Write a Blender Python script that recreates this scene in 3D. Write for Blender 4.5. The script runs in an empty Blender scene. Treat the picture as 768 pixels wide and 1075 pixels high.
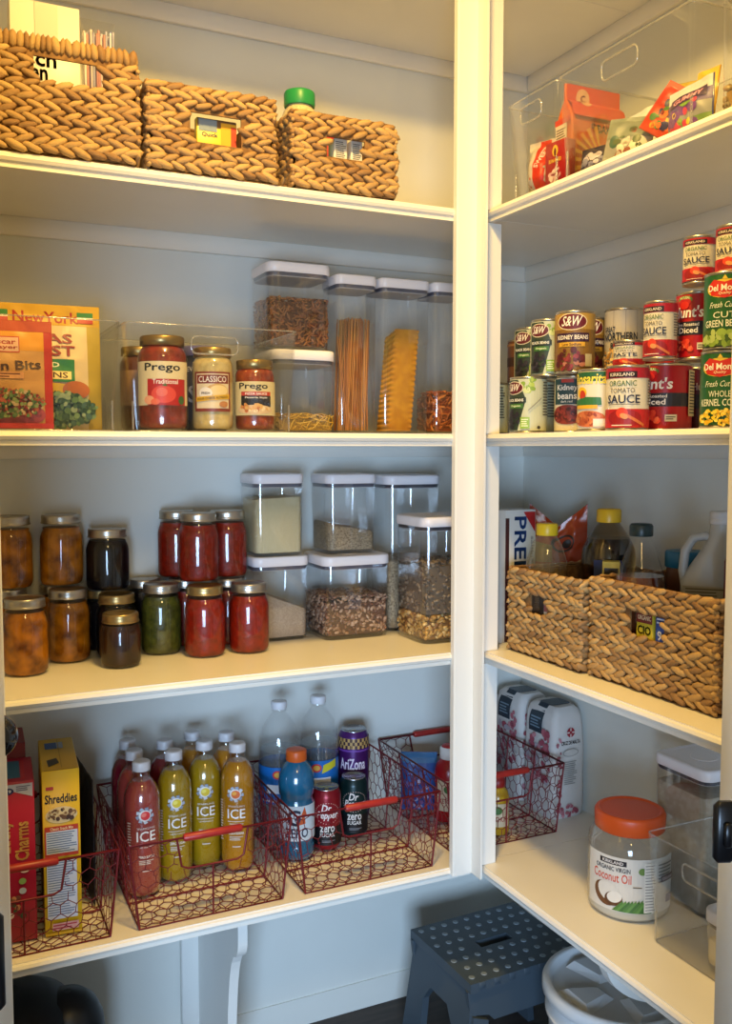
import bpy, math, random
from mathutils import Vector, Matrix, noise
random.seed(7)
SC = bpy.context.scene; COL = SC.collection
PI = math.pi
# ------------------------------------------------------------------ camera
H = 1.45; F = 972.1; PITCH = math.radians(3.883); YAW = math.radians(25.309)
cd = bpy.data.cameras.new('camera'); cam = bpy.data.objects.new('camera', cd); COL.objects.link(cam)
cd.sensor_fit = 'VERTICAL'; cd.sensor_height = 24.0; cd.lens = F*24.0/1075.0
cd.clip_start = .02; cam.location = (0, 0, H); cam.rotation_euler = (PI/2-PITCH, 0, -YAW)
SC.camera = cam
# ------------------------------------------------------------------ light
W = bpy.data.worlds.new('world'); SC.world = W; W.use_nodes = True
bg = W.node_tree.nodes['Background']; bg.inputs[0].default_value = (1, .86, .56, 1); bg.inputs[1].default_value = .30
def area(name, loc, target, size, power, col, sy=None):
    l = bpy.data.lights.new(name, 'AREA'); l.energy = power; l.color = col; l.size = size
    if sy: l.shape = 'RECTANGLE'; l.size_y = sy
    o = bpy.data.objects.new(name, l); COL.objects.link(o); o.location = loc
    o.rotation_euler = (Vector(target)-Vector(loc)).to_track_quat('-Z', 'Y').to_euler(); return o
area('kitchen_window', (-.70, -1.30, .90), (.85, 1.8, .22), 1.0, 30, (.48, .70, 1), .9).data.spread = math.radians(88)
area('pantry_ceiling_lamp', (.50, 1.02, 2.66), (.66, 1.3, 0), .16, 31, (1, .63, .17))
area('warm_fill_light', (.1, -.35, 2.6), (.75, 1.6, 1.2), .3, 9, (1, .67, .22))  # added fill: warm glow on the upper upright faces, no actual lamp there
SC.view_settings.view_transform = 'Standard'; SC.view_settings.look = 'None'
SC.view_settings.gamma = 1; SC.view_settings.use_curve_mapping = False
SC.view_settings.exposure = -0.08
SC.cycles.transparent_max_bounces = 32
# ------------------------------------------------------------------ pixel -> place helpers
fw = Vector((math.sin(YAW)*math.cos(PITCH), math.cos(YAW)*math.cos(PITCH), -math.sin(PITCH)))
rt = Vector((math.cos(YAW), -math.sin(YAW), 0)); up = rt.cross(fw)
def ray(x, y): return fw+rt*((x-384)/F)-up*((y-537.5)/F)
def onz(x, y, z): r = ray(x, y); t = (z-H)/r.z; return Vector((r.x*t, r.y*t, z))
def onX(x, y, X): r = ray(x, y); t = X/r.x; return Vector((X, r.y*t, H+r.z*t))
def onY(x, y, Y): r = ray(x, y); t = Y/r.y; return Vector((r.x*t, Y, H+r.z*t))
def face(P, deg=0): return -math.atan2(P[0], P[1])+math.radians(deg)
# ------------------------------------------------------------------ materials
MATS = {}
def srgb(c):
    if isinstance(c, str): c = [int(c[i:i+2], 16)/255 for i in (0, 2, 4)]
    return tuple(v/12.92 if v <= .04045 else ((v+.055)/1.055)**2.4 for v in c)
def mat(name, c='ffffff', rough=.5, metal=0, c2=None, ns=20, nr=(.4, .6), bump=0, bs=60, spec=.5, island=0, voro=0, coat=0, stretch=None, wave=0):
    if name in MATS: return MATS[name]
    m = bpy.data.materials.new(name); m.use_nodes = True; nt = m.node_tree; N = nt.nodes; L = nt.links
    p = N['Principled BSDF']; a = (*srgb(c), 1)
    p.inputs['Base Color'].default_value = a; p.inputs['Roughness'].default_value = rough
    p.inputs['Metallic'].default_value = metal; p.inputs['Specular IOR Level'].default_value = spec
    p.inputs['Coat Weight'].default_value = coat
    tc = N.new('ShaderNodeTexCoord'); vec = tc.outputs['Object']
    if stretch:
        mp = N.new('ShaderNodeMapping'); mp.inputs['Scale'].default_value = stretch; L.new(vec, mp.inputs[0]); vec = mp.outputs[0]
    if c2:
        if voro:
            t = N.new('ShaderNodeTexVoronoi'); t.inputs['Scale'].default_value = ns; L.new(vec, t.inputs['Vector'])
            s = N.new('ShaderNodeSeparateColor'); L.new(t.outputs['Color'], s.inputs[0]); f = s.outputs[0]
        elif wave:
            t = N.new('ShaderNodeTexWave'); t.inputs['Scale'].default_value = ns; t.inputs['Distortion'].default_value = 1.5; L.new(vec, t.inputs['Vector']); f = t.outputs['Fac']
        elif island:
            g = N.new('ShaderNodeNewGeometry'); f = g.outputs['Random Per Island']
        else:
            t = N.new('ShaderNodeTexNoise'); t.inputs['Scale'].default_value = ns; t.inputs['Detail'].default_value = 4; L.new(vec, t.inputs['Vector']); f = t.outputs['Fac']
        r = N.new('ShaderNodeValToRGB'); r.color_ramp.elements[0].position = nr[0]; r.color_ramp.elements[1].position = nr[1]
        r.color_ramp.elements[0].color = a; r.color_ramp.elements[1].color = (*srgb(c2), 1)
        L.new(f, r.inputs[0]); L.new(r.outputs[0], p.inputs['Base Color'])
    if bump:
        t = N.new('ShaderNodeTexNoise'); t.inputs['Scale'].default_value = bs; t.inputs['Detail'].default_value = 3; L.new(vec, t.inputs['Vector'])
        b = N.new('ShaderNodeBump'); b.inputs['Strength'].default_value = bump; b.inputs['Distance'].default_value = .004
        L.new(t.outputs['Fac'], b.inputs['Height']); L.new(b.outputs[0], p.inputs['Normal'])
    MATS[name] = m; return m
def clear(name, tint=(.97, .97, .97), f0=.04, f1=.55, rough=.03, pw=4, haze=0, hc=(1, 1, 1)):
    if name in MATS: return MATS[name]
    m = bpy.data.materials.new(name); m.use_nodes = True; nt = m.node_tree; N = nt.nodes; L = nt.links
    N.remove(N['Principled BSDF']); out = N['Material Output']
    tr = N.new('ShaderNodeBsdfTransparent'); tr.inputs[0].default_value = (*tint, 1)
    gl = N.new('ShaderNodeBsdfGlossy'); gl.inputs['Roughness'].default_value = rough; gl.inputs[0].default_value = (1, 1, 1, 1)
    lw = N.new('ShaderNodeLayerWeight'); lw.inputs['Blend'].default_value = .5
    pwn = N.new('ShaderNodeMath'); pwn.operation = 'POWER'; pwn.inputs[1].default_value = pw; L.new(lw.outputs['Facing'], pwn.inputs[0])
    ml = N.new('ShaderNodeMath'); ml.operation = 'MULTIPLY_ADD'; ml.inputs[1].default_value = f1; ml.inputs[2].default_value = f0; L.new(pwn.outputs[0], ml.inputs[0])
    base = tr.outputs[0]
    if haze:
        df = N.new('ShaderNodeBsdfDiffuse'); df.inputs[0].default_value = (*hc, 1)
        mh = N.new('ShaderNodeMixShader'); mh.inputs[0].default_value = haze; L.new(tr.outputs[0], mh.inputs[1]); L.new(df.outputs[0], mh.inputs[2]); base = mh.outputs[0]
    mx = N.new('ShaderNodeMixShader'); L.new(ml.outputs[0], mx.inputs[0]); L.new(base, mx.inputs[1]); L.new(gl.outputs[0], mx.inputs[2])
    L.new(mx.outputs[0], out.inputs[0]); MATS[name] = m; return m
def C(h, rough=.45): return mat('paint_'+h+('' if rough == .45 else '_%d' % (rough*100)), h, rough)
WALL = mat('wall_paint', 'd8d9d2', .6, c2='dcddd6', ns=3, bump=.03, bs=200)
SHELF = mat('shelf_paint', 'e6e2d8', .32, c2='e9e5db', ns=5, bump=.02, bs=120)
TRIM = mat('trim_paint', 'e4e3dd', .35)
DARK = mat('dark_gap', '0a0a0a', .9)
PLA = clear('clear_plastic', (.94, .945, .95), .075, .7, .07, 3, .012)
ACR = clear('clear_acrylic', (.96, .96, .955), .022, .45, .03, 3)
ACE = clear('acrylic_edge', (.80, .80, .78), .12, .5, .08, 2, .10)
GLS = clear('jar_glass', (.97, .975, .97), .04, .4, .02, 4)
LIDW = mat('lid_white_plastic', 'e6e4ea', .35)
GASK = mat('gasket_grey', '4d5163', .4)
SILV = mat('lid_metal', 'b8b2a8', .3, .9, c2='a89a80', ns=8)
GOLD = mat('lid_gold_metal', 'a98f5c', .32, .85, c2='8f7a50', ns=10)
STRAW = mat('water_hyacinth', 'c29d64', .5, c2='8a653e', ns=9, nr=(0, 1), island=1, bump=.5, bs=400, stretch=(1, 1, 3))
STRAWD = mat('basket_lining', '6e4d2a', .8, c2='8a6538', ns=80)
CANM = mat('can_steel', 'b9b4a8', .28, .9)
WIRE = mat('red_wire_enamel', '6c141c', .42, .2)
GRIP = mat('red_wood_grip', 'a8261f', .4, c2='93201c', ns=30)
# ------------------------------------------------------------------ mesh builder
class MB:
    def __init__(s): s.v = []; s.f = []; s.m = []; s.s = []; s.mats = []
    def mi(s, m):
        if m not in s.mats: s.mats.append(m)
        return s.mats.index(m)
    def add(s, vs, fs, m, smooth=False):
        b = len(s.v); s.v += [tuple(v) for v in vs]; k = s.mi(m)
        for f in fs: s.f.append([b+i for i in f]); s.m.append(k); s.s.append(smooth)
    def box(s, x0, x1, y0, y1, z0, z1, m, ch=0):
        if ch: return s.loft([rr((x0+x1)/2, (y0+y1)/2, x1-x0-2*i, y1-y0-2*i, max(ch-i, .0004), 2, z) for z, i in ((z0, ch), (z0+ch, 0), (z1-ch, 0), (z1, ch))], m)
        v = [(x, y, z) for z in (z0, z1) for y in (y0, y1) for x in (x0, x1)]
        s.add(v, [(0, 2, 3, 1), (4, 5, 7, 6), (0, 1, 5, 4), (2, 6, 7, 3), (0, 4, 6, 2), (1, 3, 7, 5)], m)
    def loft(s, rings, m, c0=True, c1=True, smooth=True):
        n = len(rings[0]); v = [p for r in rings for p in r]; f = []
        for i in range(len(rings)-1):
            for j in range(n): f.append((i*n+j, i*n+(j+1) % n, (i+1)*n+(j+1) % n, (i+1)*n+j))
        s.add(v, f, m, smooth)
        if c0: s.add(rings[0], [tuple(range(n))[::-1]], m)
        if c1: s.add(rings[-1], [tuple(range(n))], m)
    def lathe(s, prof, m, seg=32, c0=True, c1=True, o=(0, 0, 0), lobes=None):
        rings = []
        for r, z in prof:
            rr_ = []
            for k in range(seg):
                a = 2*PI*k/seg; q = r*(lobes(a, z) if lobes else 1)
                rr_.append((o[0]+q*math.cos(a), o[1]+q*math.sin(a), o[2]+z))
            rings.append(rr_)
        s.loft(rings, m, c0, c1)
    def tube(s, pts, r, m, n=6, close=False, rads=None):
        pts = [Vector(p) for p in pts]; k = len(pts); rings = []
        pu = None
        for i, p in enumerate(pts):
            a = pts[i-1] if (i or close) else p; b = pts[(i+1) % k] if (i < k-1 or close) else p
            d = (b-a)
            d = d.normalized() if d.length > 1e-9 else Vector((0, 0, 1))
            if pu is None: pu = d.orthogonal().normalized()
            pu = (pu-d*pu.dot(d))
            pu = pu.normalized() if pu.length > 1e-6 else d.orthogonal().normalized()
            w = d.cross(pu); q = rads[i] if rads else r
            rings.append([tuple(p+(pu*math.cos(2*PI*j/n)+w*math.sin(2*PI*j/n))*q) for j in range(n)])
        if close: rings.append(rings[0])
        s.loft(rings, m, not close, not close)
    def ell(s, c, M, m, seg=8, ring=5):
        v = []; f = []
        for i in range(1, ring):
            t = PI*i/ring
            for j in range(seg):
                a = 2*PI*j/seg; v.append(Vector(c)+M @ Vector((math.cos(t), math.sin(t)*math.cos(a), math.sin(t)*math.sin(a))))
        n = len(v); v += [Vector(c)+M @ Vector((1, 0, 0)), Vector(c)+M @ Vector((-1, 0, 0))]
        for i in range(ring-2):
            for j in range(seg): f.append((i*seg+j, i*seg+(j+1) % seg, (i+1)*seg+(j+1) % seg, (i+1)*seg+j))
        for j in range(seg):
            f.append((n, (j+1) % seg, j)); f.append((n+1, (ring-2)*seg+j, (ring-2)*seg+(j+1) % seg))
        s.add(v, f, m, True)
    def grid(s, fn, nu, nv, m, smooth=True):
        v = [fn(i/nu, j/nv) for j in range(nv+1) for i in range(nu+1)]; k = nu+1
        s.add(v, [(j*k+i, j*k+i+1, (j+1)*k+i+1, (j+1)*k+i) for j in range(nv) for i in range(nu)], m, smooth)
    def prism(s, poly, fn, m):   # poly 2D (u,v) extruded: fn(u,v,t) t=0,1
        n = len(poly); a = [fn(u, v, 0) for u, v in poly]; b = [fn(u, v, 1) for u, v in poly]
        s.add(a+b, [(i, (i+1) % n, n+(i+1) % n, n+i) for i in range(n)]+[tuple(range(n))[::-1], tuple(range(n, 2*n))], m)
    def mesh(s, name):
        me = bpy.data.meshes.new(name); me.from_pydata(s.v, [], s.f)
        for m in s.mats: me.materials.append(m)
        me.polygons.foreach_set('material_index', s.m); me.polygons.foreach_set('use_smooth', s.s); me.update(); return me
    def build(s, name, parent=None, loc=None, rz=0):
        return link(name, s.mesh(name), parent, loc, rz)
def link(name, me, parent=None, loc=None, rz=0):
    o = bpy.data.objects.new(name, me); COL.objects.link(o)
    if parent: o.parent = parent
    if loc is not None: o.location = loc
    o.rotation_euler[2] = rz
    return o
def rr(cx, cy, w, d, r, n, z):
    out = []; r = min(r, w/2-.0001, d/2-.0001)
    for q, (sx, sy) in enumerate(((1, 1), (-1, 1), (-1, -1), (1, -1))):
        for k in range(n+1):
            a = PI/2*q+PI/2*k/n
            out.append((cx+sx*(w/2-r)+r*math.cos(a), cy+sy*(d/2-r)+r*math.sin(a), z))
    return out
def thing(name, label, cat, loc, rz=0, group=None):
    o = bpy.data.objects.new(name, None); COL.objects.link(o); o.empty_display_size = .02
    o.location = loc; o.rotation_euler[2] = rz; return tag(o, label, cat, group)
def tag(o, label, cat, group=None, kind=None):
    o['label'] = label; o['category'] = cat
    if group: o['group'] = group
    if kind: o['kind'] = kind
    return o
def struct(o, label=None):
    o['kind'] = 'structure'
    return o
def clone(o, label, loc, rz=None, group=None):
    c = o.copy(); COL.objects.link(c); c.location = loc; c['label'] = label
    if rz is not None: c.rotation_euler[2] = rz
    if group: c['group'] = group
    for ch in list(o.children):
        d = ch.copy(); COL.objects.link(d); d.parent = c
        for g in list(ch.children):
            e = g.copy(); COL.objects.link(e); e.parent = d
    return c
# ------------------------------------------------------------------ printed labels
TX = {}
def text2d(s, bold):
    k = (s, bold)
    if k in TX: return TX[k]
    cu = bpy.data.curves.new('t', 'FONT'); cu.body = s; cu.size = 1; cu.offset = bold; cu.resolution_u = 2
    o = bpy.data.objects.new('t', cu); COL.objects.link(o); bpy.context.view_layer.update()
    me = o.evaluated_get(bpy.context.evaluated_depsgraph_get()).to_mesh()
    v = [(p.co.x, p.co.y) for p in me.vertices]; f = [tuple(p.vertices) for p in me.polygons]
    o.to_mesh_clear(); bpy.data.objects.remove(o); bpy.data.curves.remove(cu)
    x0 = min(p[0] for p in v); x1 = max(p[0] for p in v); y0 = min(p[1] for p in v); y1 = max(p[1] for p in v)
    v = [((a-x0)/(x1-x0)-.5, (b-y0)/(y1-y0)-.5) for a, b in v]
    TX[k] = (v, f); return TX[k]
def clip(poly, ax, lo, hi):
    for sgn, lim in ((1, lo), (-1, -hi)):
        out = []; n = len(poly)
        for i in range(n):
            a, b = poly[i], poly[(i+1) % n]; da = sgn*a[ax]-lim; db = sgn*b[ax]-lim
            if da >= 0: out.append(a)
            if (da > 0 > db) or (da < 0 < db):
                t = da/(da-db); out.append((a[0]+(b[0]-a[0])*t, a[1]+(b[1]-a[1])*t))
        poly = out
        if len(poly) < 3: return []
    return poly
class Lab:
    """a printed sheet: flat shapes mapped on to a surface by mp(u, v, lift)"""
    def __init__(s, mp, cu=0, cv=0, lift=.0004, step=.00018, win=None): s.mp = mp; s.cu = cu; s.cv = cv; s.b = MB(); s.l = lift; s.st = step; s.k = 0; s.win = win
    def poly(s, pts, c, rough=.45):
        m = C(c, rough) if isinstance(c, str) else c
        s.k += 1; off = s.l+s.st*s.k; parts = [pts]
        if s.win: parts = [clip(clip(p, 0, s.win[0], s.win[2]), 1, s.win[1], s.win[3]) if clip(p, 0, s.win[0], s.win[2]) else [] for p in parts]
        for ax, cell in ((0, s.cu), (1, s.cv)):
            if not cell: continue
            q = []
            for p in parts:
                if not p: continue
                lo = min(a[ax] for a in p); hi = max(a[ax] for a in p); i = math.floor(lo/cell+1e-6)
                while i*cell < hi-1e-7:
                    r = clip(p, ax, i*cell, (i+1)*cell)
                    if len(r) > 2: q.append(r)
                    i += 1
            parts = q
        for p in parts:
            if len(p) > 2: s.b.add([s.mp(u, v, off) for u, v in p], [tuple(range(len(p)))], m)
        return s
    def rect(s, u0, v0, u1, v1, c): return s.poly([(u0, v0), (u1, v0), (u1, v1), (u0, v1)], c)
    def oval(s, cx, cy, rx, ry, c, rot=0, n=20):
        ca, sa = math.cos(math.radians(rot)), math.sin(math.radians(rot))
        return s.poly([(cx+rx*math.cos(t)*ca-ry*math.sin(t)*sa, cy+rx*math.cos(t)*sa+ry*math.sin(t)*ca) for t in [2*PI*k/n for k in range(n)]], c)
    def text(s, t, cx, cy, w, h, c, rot=0, bold=.02, shear=0):
        if bold > .02:
            e = (bold-.018)*h*.7; s.text(t, cx-e*.5, cy, w, h, c, rot, .018, shear); s.k -= 1; cx += e*.5; bold = .018
        v, f = text2d(t, bold); s.k += 1; off = s.l+s.st*s.k
        ca, sa = math.cos(math.radians(rot)), math.sin(math.radians(rot)); P = []
        for a, b in v:
            a = a*w+shear*b*h; b = b*h; P.append((cx+a*ca-b*sa, cy+a*sa+b*ca))
        if s.win: f = [q for q in f if all(s.win[0] <= P[i][0] <= s.win[2] and s.win[1] <= P[i][1] <= s.win[3] for i in q)]
        if not s.cu: s.b.add([s.mp(a, b, off) for a, b in P], f, C(c)); return s
        m = C(c)
        for q in f:
            parts = [[P[i] for i in q]]
            for ax, cell in ((0, s.cu), (1, s.cv)):
                if not cell: continue
                o2 = []
                for pl in parts:
                    lo = min(a_[ax] for a_ in pl); hi = max(a_[ax] for a_ in pl); i = math.floor(lo/cell+1e-6)
                    while i*cell < hi-1e-7:
                        r_ = clip(pl, ax, i*cell, (i+1)*cell)
                        if len(r_) > 2: o2.append(r_)
                        i += 1
                parts = o2
            for pl in parts: s.b.add([s.mp(a_, b_, off) for a_, b_ in pl], [tuple(range(len(pl)))], m)
        return s
    def fine(s, u0, v0, u1, v1, n, c, seed=1, lw=.45):
        R = random.Random(seed); h = (v1-v0)/n
        for i in range(n):
            y = v1-(i+.5)*h; e = u1-(u1-u0)*R.random()*.3
            s.k -= 1 if i else 0
            s.rect(u0, y-h*lw/2, e, y+h*lw/2, c)
        return s
    def blobs(s, cx, cy, rx, ry, n, r, cols, seed=1):
        R = random.Random(seed)
        for i in range(n):
            a = R.random()*2*PI; q = math.sqrt(R.random()); k = r*(.6+.7*R.random())
            if i % 6: s.k -= 1
            s.oval(cx+q*rx*math.cos(a), cy+q*ry*math.sin(a), k, k*(.5+.5*R.random()), R.choice(cols), R.random()*180, 8)
        return s
    def build(s, name, parent): return s.b.build(name, parent)
def cylmap(r): return lambda u, v, o: ((r+o)*math.sin(u/r), -(r+o)*math.cos(u/r), v)
def flat(y0, z0=0): return lambda u, v, o: (u, y0-o, z0+v)
def side(x0, sgn=-1): return lambda u, v, o: (x0+sgn*o, sgn*-u if sgn < 0 else u, v)
# ================================================================== STRUCTURE
X0, Y0, YB, XR = 1.0715, 1.69, 2.099, 1.467
S1, S2, S3, S4, S5 = 2.44, 1.947, 1.482, 1.016, .543
XL = -.62; ZC = 2.78; YN = .25
def S(name, x0, x1, y0, y1, z0, z1, m):
    b = MB(); b.box(x0, x1, y0, y1, z0, z1, m); return struct(b.build(name))
S('floor', XL-.1, XR+.1, -2.6, YB+.1, -.05, 0, mat('floor_wood', '3a2e26', .5, c2='2a211b', ns=6, stretch=(1, 8, 1)))
S('ceiling', XL-.1, XR+.1, YN-.1, YB+.1, ZC, ZC+.05, WALL)
S('wall_back', XL-.1, XR+.1, YB, YB+.1, 0, ZC, WALL)
S('wall_right', XR, XR+.1, YN, YB, 0, ZC, WALL)
S('wall_left', XL-.1, XL, YN, YB, 0, ZC, WALL)
b = MB(); b.box(XL, XR, YB-.004, YB, 0, .072, WALL); struct(b.build('baseboard_back'))
b = MB(); b.box(XR-.009, XR, YN, YB-.01, 0, .072, WALL, .003); struct(b.build('baseboard_right'))
b = MB(); b.box(.505, .552, YB-.02, YB-.0005, .0725, S5-.0532, TRIM, .003); struct(b.build('trim_1'))
# shelves: L-shaped boards with a rounded nosing
def nosing(b, p0, p1, nrm, zt):
    prof = [(.0, 0), (.010, -.0008), (.0165, -.004), (.019, -.0095), (.0165, -.015), (.012, -.0175), (.012, -.0255), (.0, -.0255)]
    n = Vector(nrm); rings = []
    for P in (p0, p1): rings.append([tuple(Vector((P[0], P[1], zt))+n*(a-.012)+Vector((0, 0, c))) for a, c in prof])
    b.loft(rings, SHELF, smooth=False)
def shelf(name, zt, lab):
    t = thing(name, lab, 'shelf', (0, 0, 0)); tag(t, lab, 'shelf', 'white painted corner shelves')
    b = MB(); b.box(XL, XR-.0005, Y0, YB-.0005, zt-.013, zt, SHELF); b.build('board', t)
    b = MB(); b.box(X0, XR-.0005, YN+.1, Y0-.0016, zt-.013, zt, SHELF); b.build('board', t)
    b = MB(); nosing(b, (XL, Y0), (X0-.02, Y0), (0, -1, 0), zt); b.build('nosing', t)
    b = MB(); nosing(b, (X0, YN+.1), (X0, Y0-.02), (-1, 0, 0), zt); b.build('nosing', t)
    b = MB(); b.box(XL, XR-.0005, YB-.014, YB-.0005, zt-.052, zt-.013, SHELF, .002); b.build('cleat', t)
    b = MB(); b.box(XR-.014, XR-.0005, YN+.1, YB-.016, zt-.052, zt-.013, SHELF, .002); b.build('cleat', t)
    if zt == S5:   # curved brackets carrying the lowest shelf
        arc = lambda cx, cy, rx, ry, a0, a1, n=8: [(cx+rx*math.cos(math.radians(a0+(a1-a0)*k/n)), cy+ry*math.sin(math.radians(a0+(a1-a0)*k/n))) for k in range(n+1)]
        prof = [(0, 0), (.335, 0)]+arc(.295, -.075, .04, .045, 0, -80)+arc(.31, -.42, .06, .30, 102, 175)+[(.2, -.46), (0, -.47)]
        b = MB(); b.prism(prof, lambda u, v, t_: (.545+.020*t_, YB-.0006-u, S5-.026+v), TRIM); b.build('bracket', t)
        prof2 = [(0, 0), (.335, 0)]+arc(.10, -.03, .235, .135, 0, -85, 14)+[(0, -.166)]
        b = MB(); b.prism(prof2, lambda u, v, t_: (XR-.0006-u, 1.335+.022*t_, S5-.026+v), TRIM); b.build('bracket', t)
shelf('corner_shelf', S1, 'white corner shelf board topmost under the ceiling, above the woven baskets')
shelf('corner_shelf', S2, 'white corner shelf carrying the three woven baskets and the candy bin')
shelf('corner_shelf', S3, 'white corner shelf carrying the pasta sauce jars and stacked food cans')
shelf('corner_shelf', S4, 'white corner shelf carrying the home canned jars and two large woven baskets')
shelf('corner_shelf', S5, 'lowest white corner shelf carrying the red wire baskets and coconut oil jar')
# corner post
b = MB()
b.prism([(1.001, 1.672), (1.044, 1.672), (1.044, 1.636), (1.049, 1.636), (1.051, 1.640), (1.053, 1.690), (1.001, 1.690), (.998, 1.688), (.998, 1.675)][::-1], lambda u, v, t_: (u, v, .530+(ZC-.002-.530)*t_), TRIM)
struct(b.build('trim_2'))
for zl, zh in ((S5, S4), (S4, S3), (S3, S2), (S2, S1)):
    b = MB(); b.box(1.062, 1.103, 1.668, 1.6885, zl+.0005, zh-.0265, TRIM); struct(b.build('trim_3'))
# doorway jambs
a = math.atan2(-.32, .725)
def jamb(name, P, s):
    b = MB(); b.box(0 if s > 0 else -.11, .11 if s > 0 else 0, -.06, .07, 0, ZC-.01, TRIM, .003)
    b.box(*((.012, .11) if s > 0 else (-.11, -.012)), -.078, -.0595, 0, ZC-.01, TRIM, .003)
    return struct(b.build(name, None, P, a))
jamb('door_frame_left', (.046, 1.085, 0), -1); jamb('door_frame_right', (.801, .72, 0), 1)
BLK = mat('black_metal', '0c0d10', .3, .3); BLR = mat('black_plastic', '101114', .35)
def latch(lab, P, s, h):
    t = thing('door_latch', lab, 'latch', P, a)
    b = MB(); b.loft([rr(0, 0, .022, .012, .005, 3, z) if e == 0 else rr(0, 0, .022-2*e, .012-2*e, .003, 3, z) for z, e in ((0, .004), (.005, 0), (h-.005, 0), (h, .004))], BLK); b.build('plate', t)
    b = MB(); b.box(-.004, .004, -.012, -.006, h*.3, h*.7, BLK, .002); b.build('tongue', t)
q = Vector((0, 0, H))+ray(759, 905)*.905; latch('black latch plate on the right door frame', tuple(q), 1, .061)
q = Vector((0, 0, H))+ray(-6, 1060)*.905; latch('tall black latch plate on the left door frame', tuple(q), 1, .098)
# door leaf standing folded behind the left frame, with a black knob
b = MB(); b.box(-.33, .079, 1.216, 1.25, .01, 2.03, TRIM, .003); d1 = struct(b.build('door_1'))
b = MB()
k = onY(-5, 780, 1.145); kx, kz = k.x, k.z
b.box(kx-.028, kx+.002, 1.207, 1.215, kz-.028, kz+.028, BLK, .003)
b2 = [(q*.88, z*.88) for q, z in [(.011, 0), (.011, .018), (.024, .024), (.0305, .036), (.031, .045), (.027, .056), (.016, .062), (.002, .063)]]
rings = [[(kx+r*math.cos(2*PI*j/24), 1.207-z, kz+r*math.sin(2*PI*j/24)) for j in range(24)] for r, z in b2]
b.loft(rings, mat('black_gloss', '050608', .12, 0, coat=.5)); b.build('door_knob', d1)
# ================================================================== BUILDERS
# ---- woven baskets
def weave(b, org, d, n, L, h, hole=None, p=.0265, rh=.0245, z0=.0055, rim=True, seed=0):
    R = random.Random(seed); d = Vector(d); n = Vector(n); Z = Vector((0, 0, 1)); rows = max(1, round((h-z0)/rh)); rh = (h-z0)/rows
    for i in range(rows):
        zc = z0+(i+.5)*rh; ph = R.random()*p
        flip = 1
        for sub in (0, 1):
            zz = zc+(rh*.23 if sub else -rh*.23); ang = (20 if sub else -20)*flip
            x = -ph+(p/2 if sub else 0)
            while x < L+p*.3:
                if x > -p*.4:
                    if not (hole and hole[0]-.004 < x < hole[1]+.004 and hole[2]-.003 < zz < hole[3]+.003):
                        t = math.radians(ang+R.uniform(-7, 7)); s = R.uniform(.86, 1.14)
                        e = (d*math.cos(t)+Z*math.sin(t))*.0188*s; g = (-d*math.sin(t)+Z*math.cos(t))*.0072*s; w = n*.0058*s
                        M = Matrix((e, g, w)).transposed()
                        xc = min(max(x, .006), L-.006)
                        b.ell(Vector(org)+d*xc+Z*(zz+R.uniform(-.001, .001))+n*(.002+R.uniform(0, .002)), M, STRAW, 6, 4)
                x += p
def basket(label, P, w, d, h, hole, rz=0, wrapped=False, seed=1):
    t = thing('woven_basket', label, 'basket', P, rz, 'woven water hyacinth baskets')
    b = MB(); x0, x1, y0, y1 = -w/2+.007, w/2-.007, -d/2+.007, d/2-.007
    top = h-.028 if wrapped else h
    hl = (hole[0]-x0, hole[1]-x0, hole[2], hole[3])
    weave(b, (x0, y0, 0), (1, 0, 0), (0, -1, 0), x1-x0, top, hl, seed=seed)
    weave(b, (x1, y0, 0), (0, 1, 0), (1, 0, 0), y1-y0, top, seed=seed+1)
    weave(b, (x1, y1, 0), (-1, 0, 0), (0, 1, 0), x1-x0, top, seed=seed+2)
    weave(b, (x0, y1, 0), (0, -1, 0), (-1, 0, 0), y1-y0, top, seed=seed+3)
    b.build('weave', t)
    b = MB(); q = .004
    hx0, hx1, hz0, hz1 = hole
    for bx in ((x0, hx0, y0, y0+q, .002, h-.006), (hx1, x1, y0, y0+q, .002, h-.006), (hx0, hx1, y0, y0+q, .002, hz0), (hx0, hx1, y0, y0+q, hz1, h-.006),
               (x0, x1, y1-q, y1, .002, h-.006), (x0, x0+q, y0, y1, .002, h-.006), (x1-q, x1, y0, y1, .002, h-.006), (x0, x1, y0, y1, .001, .004)):
        if bx[1] > bx[0] and bx[5] > bx[4]: b.box(*bx, STRAWD)
    b.build('lining', t)
    b = MB()
    if wrapped:
        R = random.Random(seed+9)
        for (ox, oy, dx, dy, L) in ((x0, y0, 1, 0, x1-x0), (x1, y0, 0, 1, y1-y0), (x1, y1, -1, 0, x1-x0), (x0, y1, 0, -1, y1-y0)):
            x = 0
            while x < L:
                s = .008+R.random()*.006; c = Vector((ox+dx*(x+s/2), oy+dy*(x+s/2), h-.015))
                tl = R.uniform(-.15, .15)
                M = Matrix((Vector((dx, dy, 0))*s*.62, Vector((dx*tl, dy*tl, 1))*.0165, Vector((dy, -dx, 0))*.0075)).transposed()
                b.ell(c, M, STRAW, 8, 4); x += s
    else:
        pts = rr(0, 0, w-.014, d-.014, .008, 3, h-.002)
        b.tube(pts, .0035, STRAWD, 6, True)
    b.build('rim', t); return t
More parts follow.
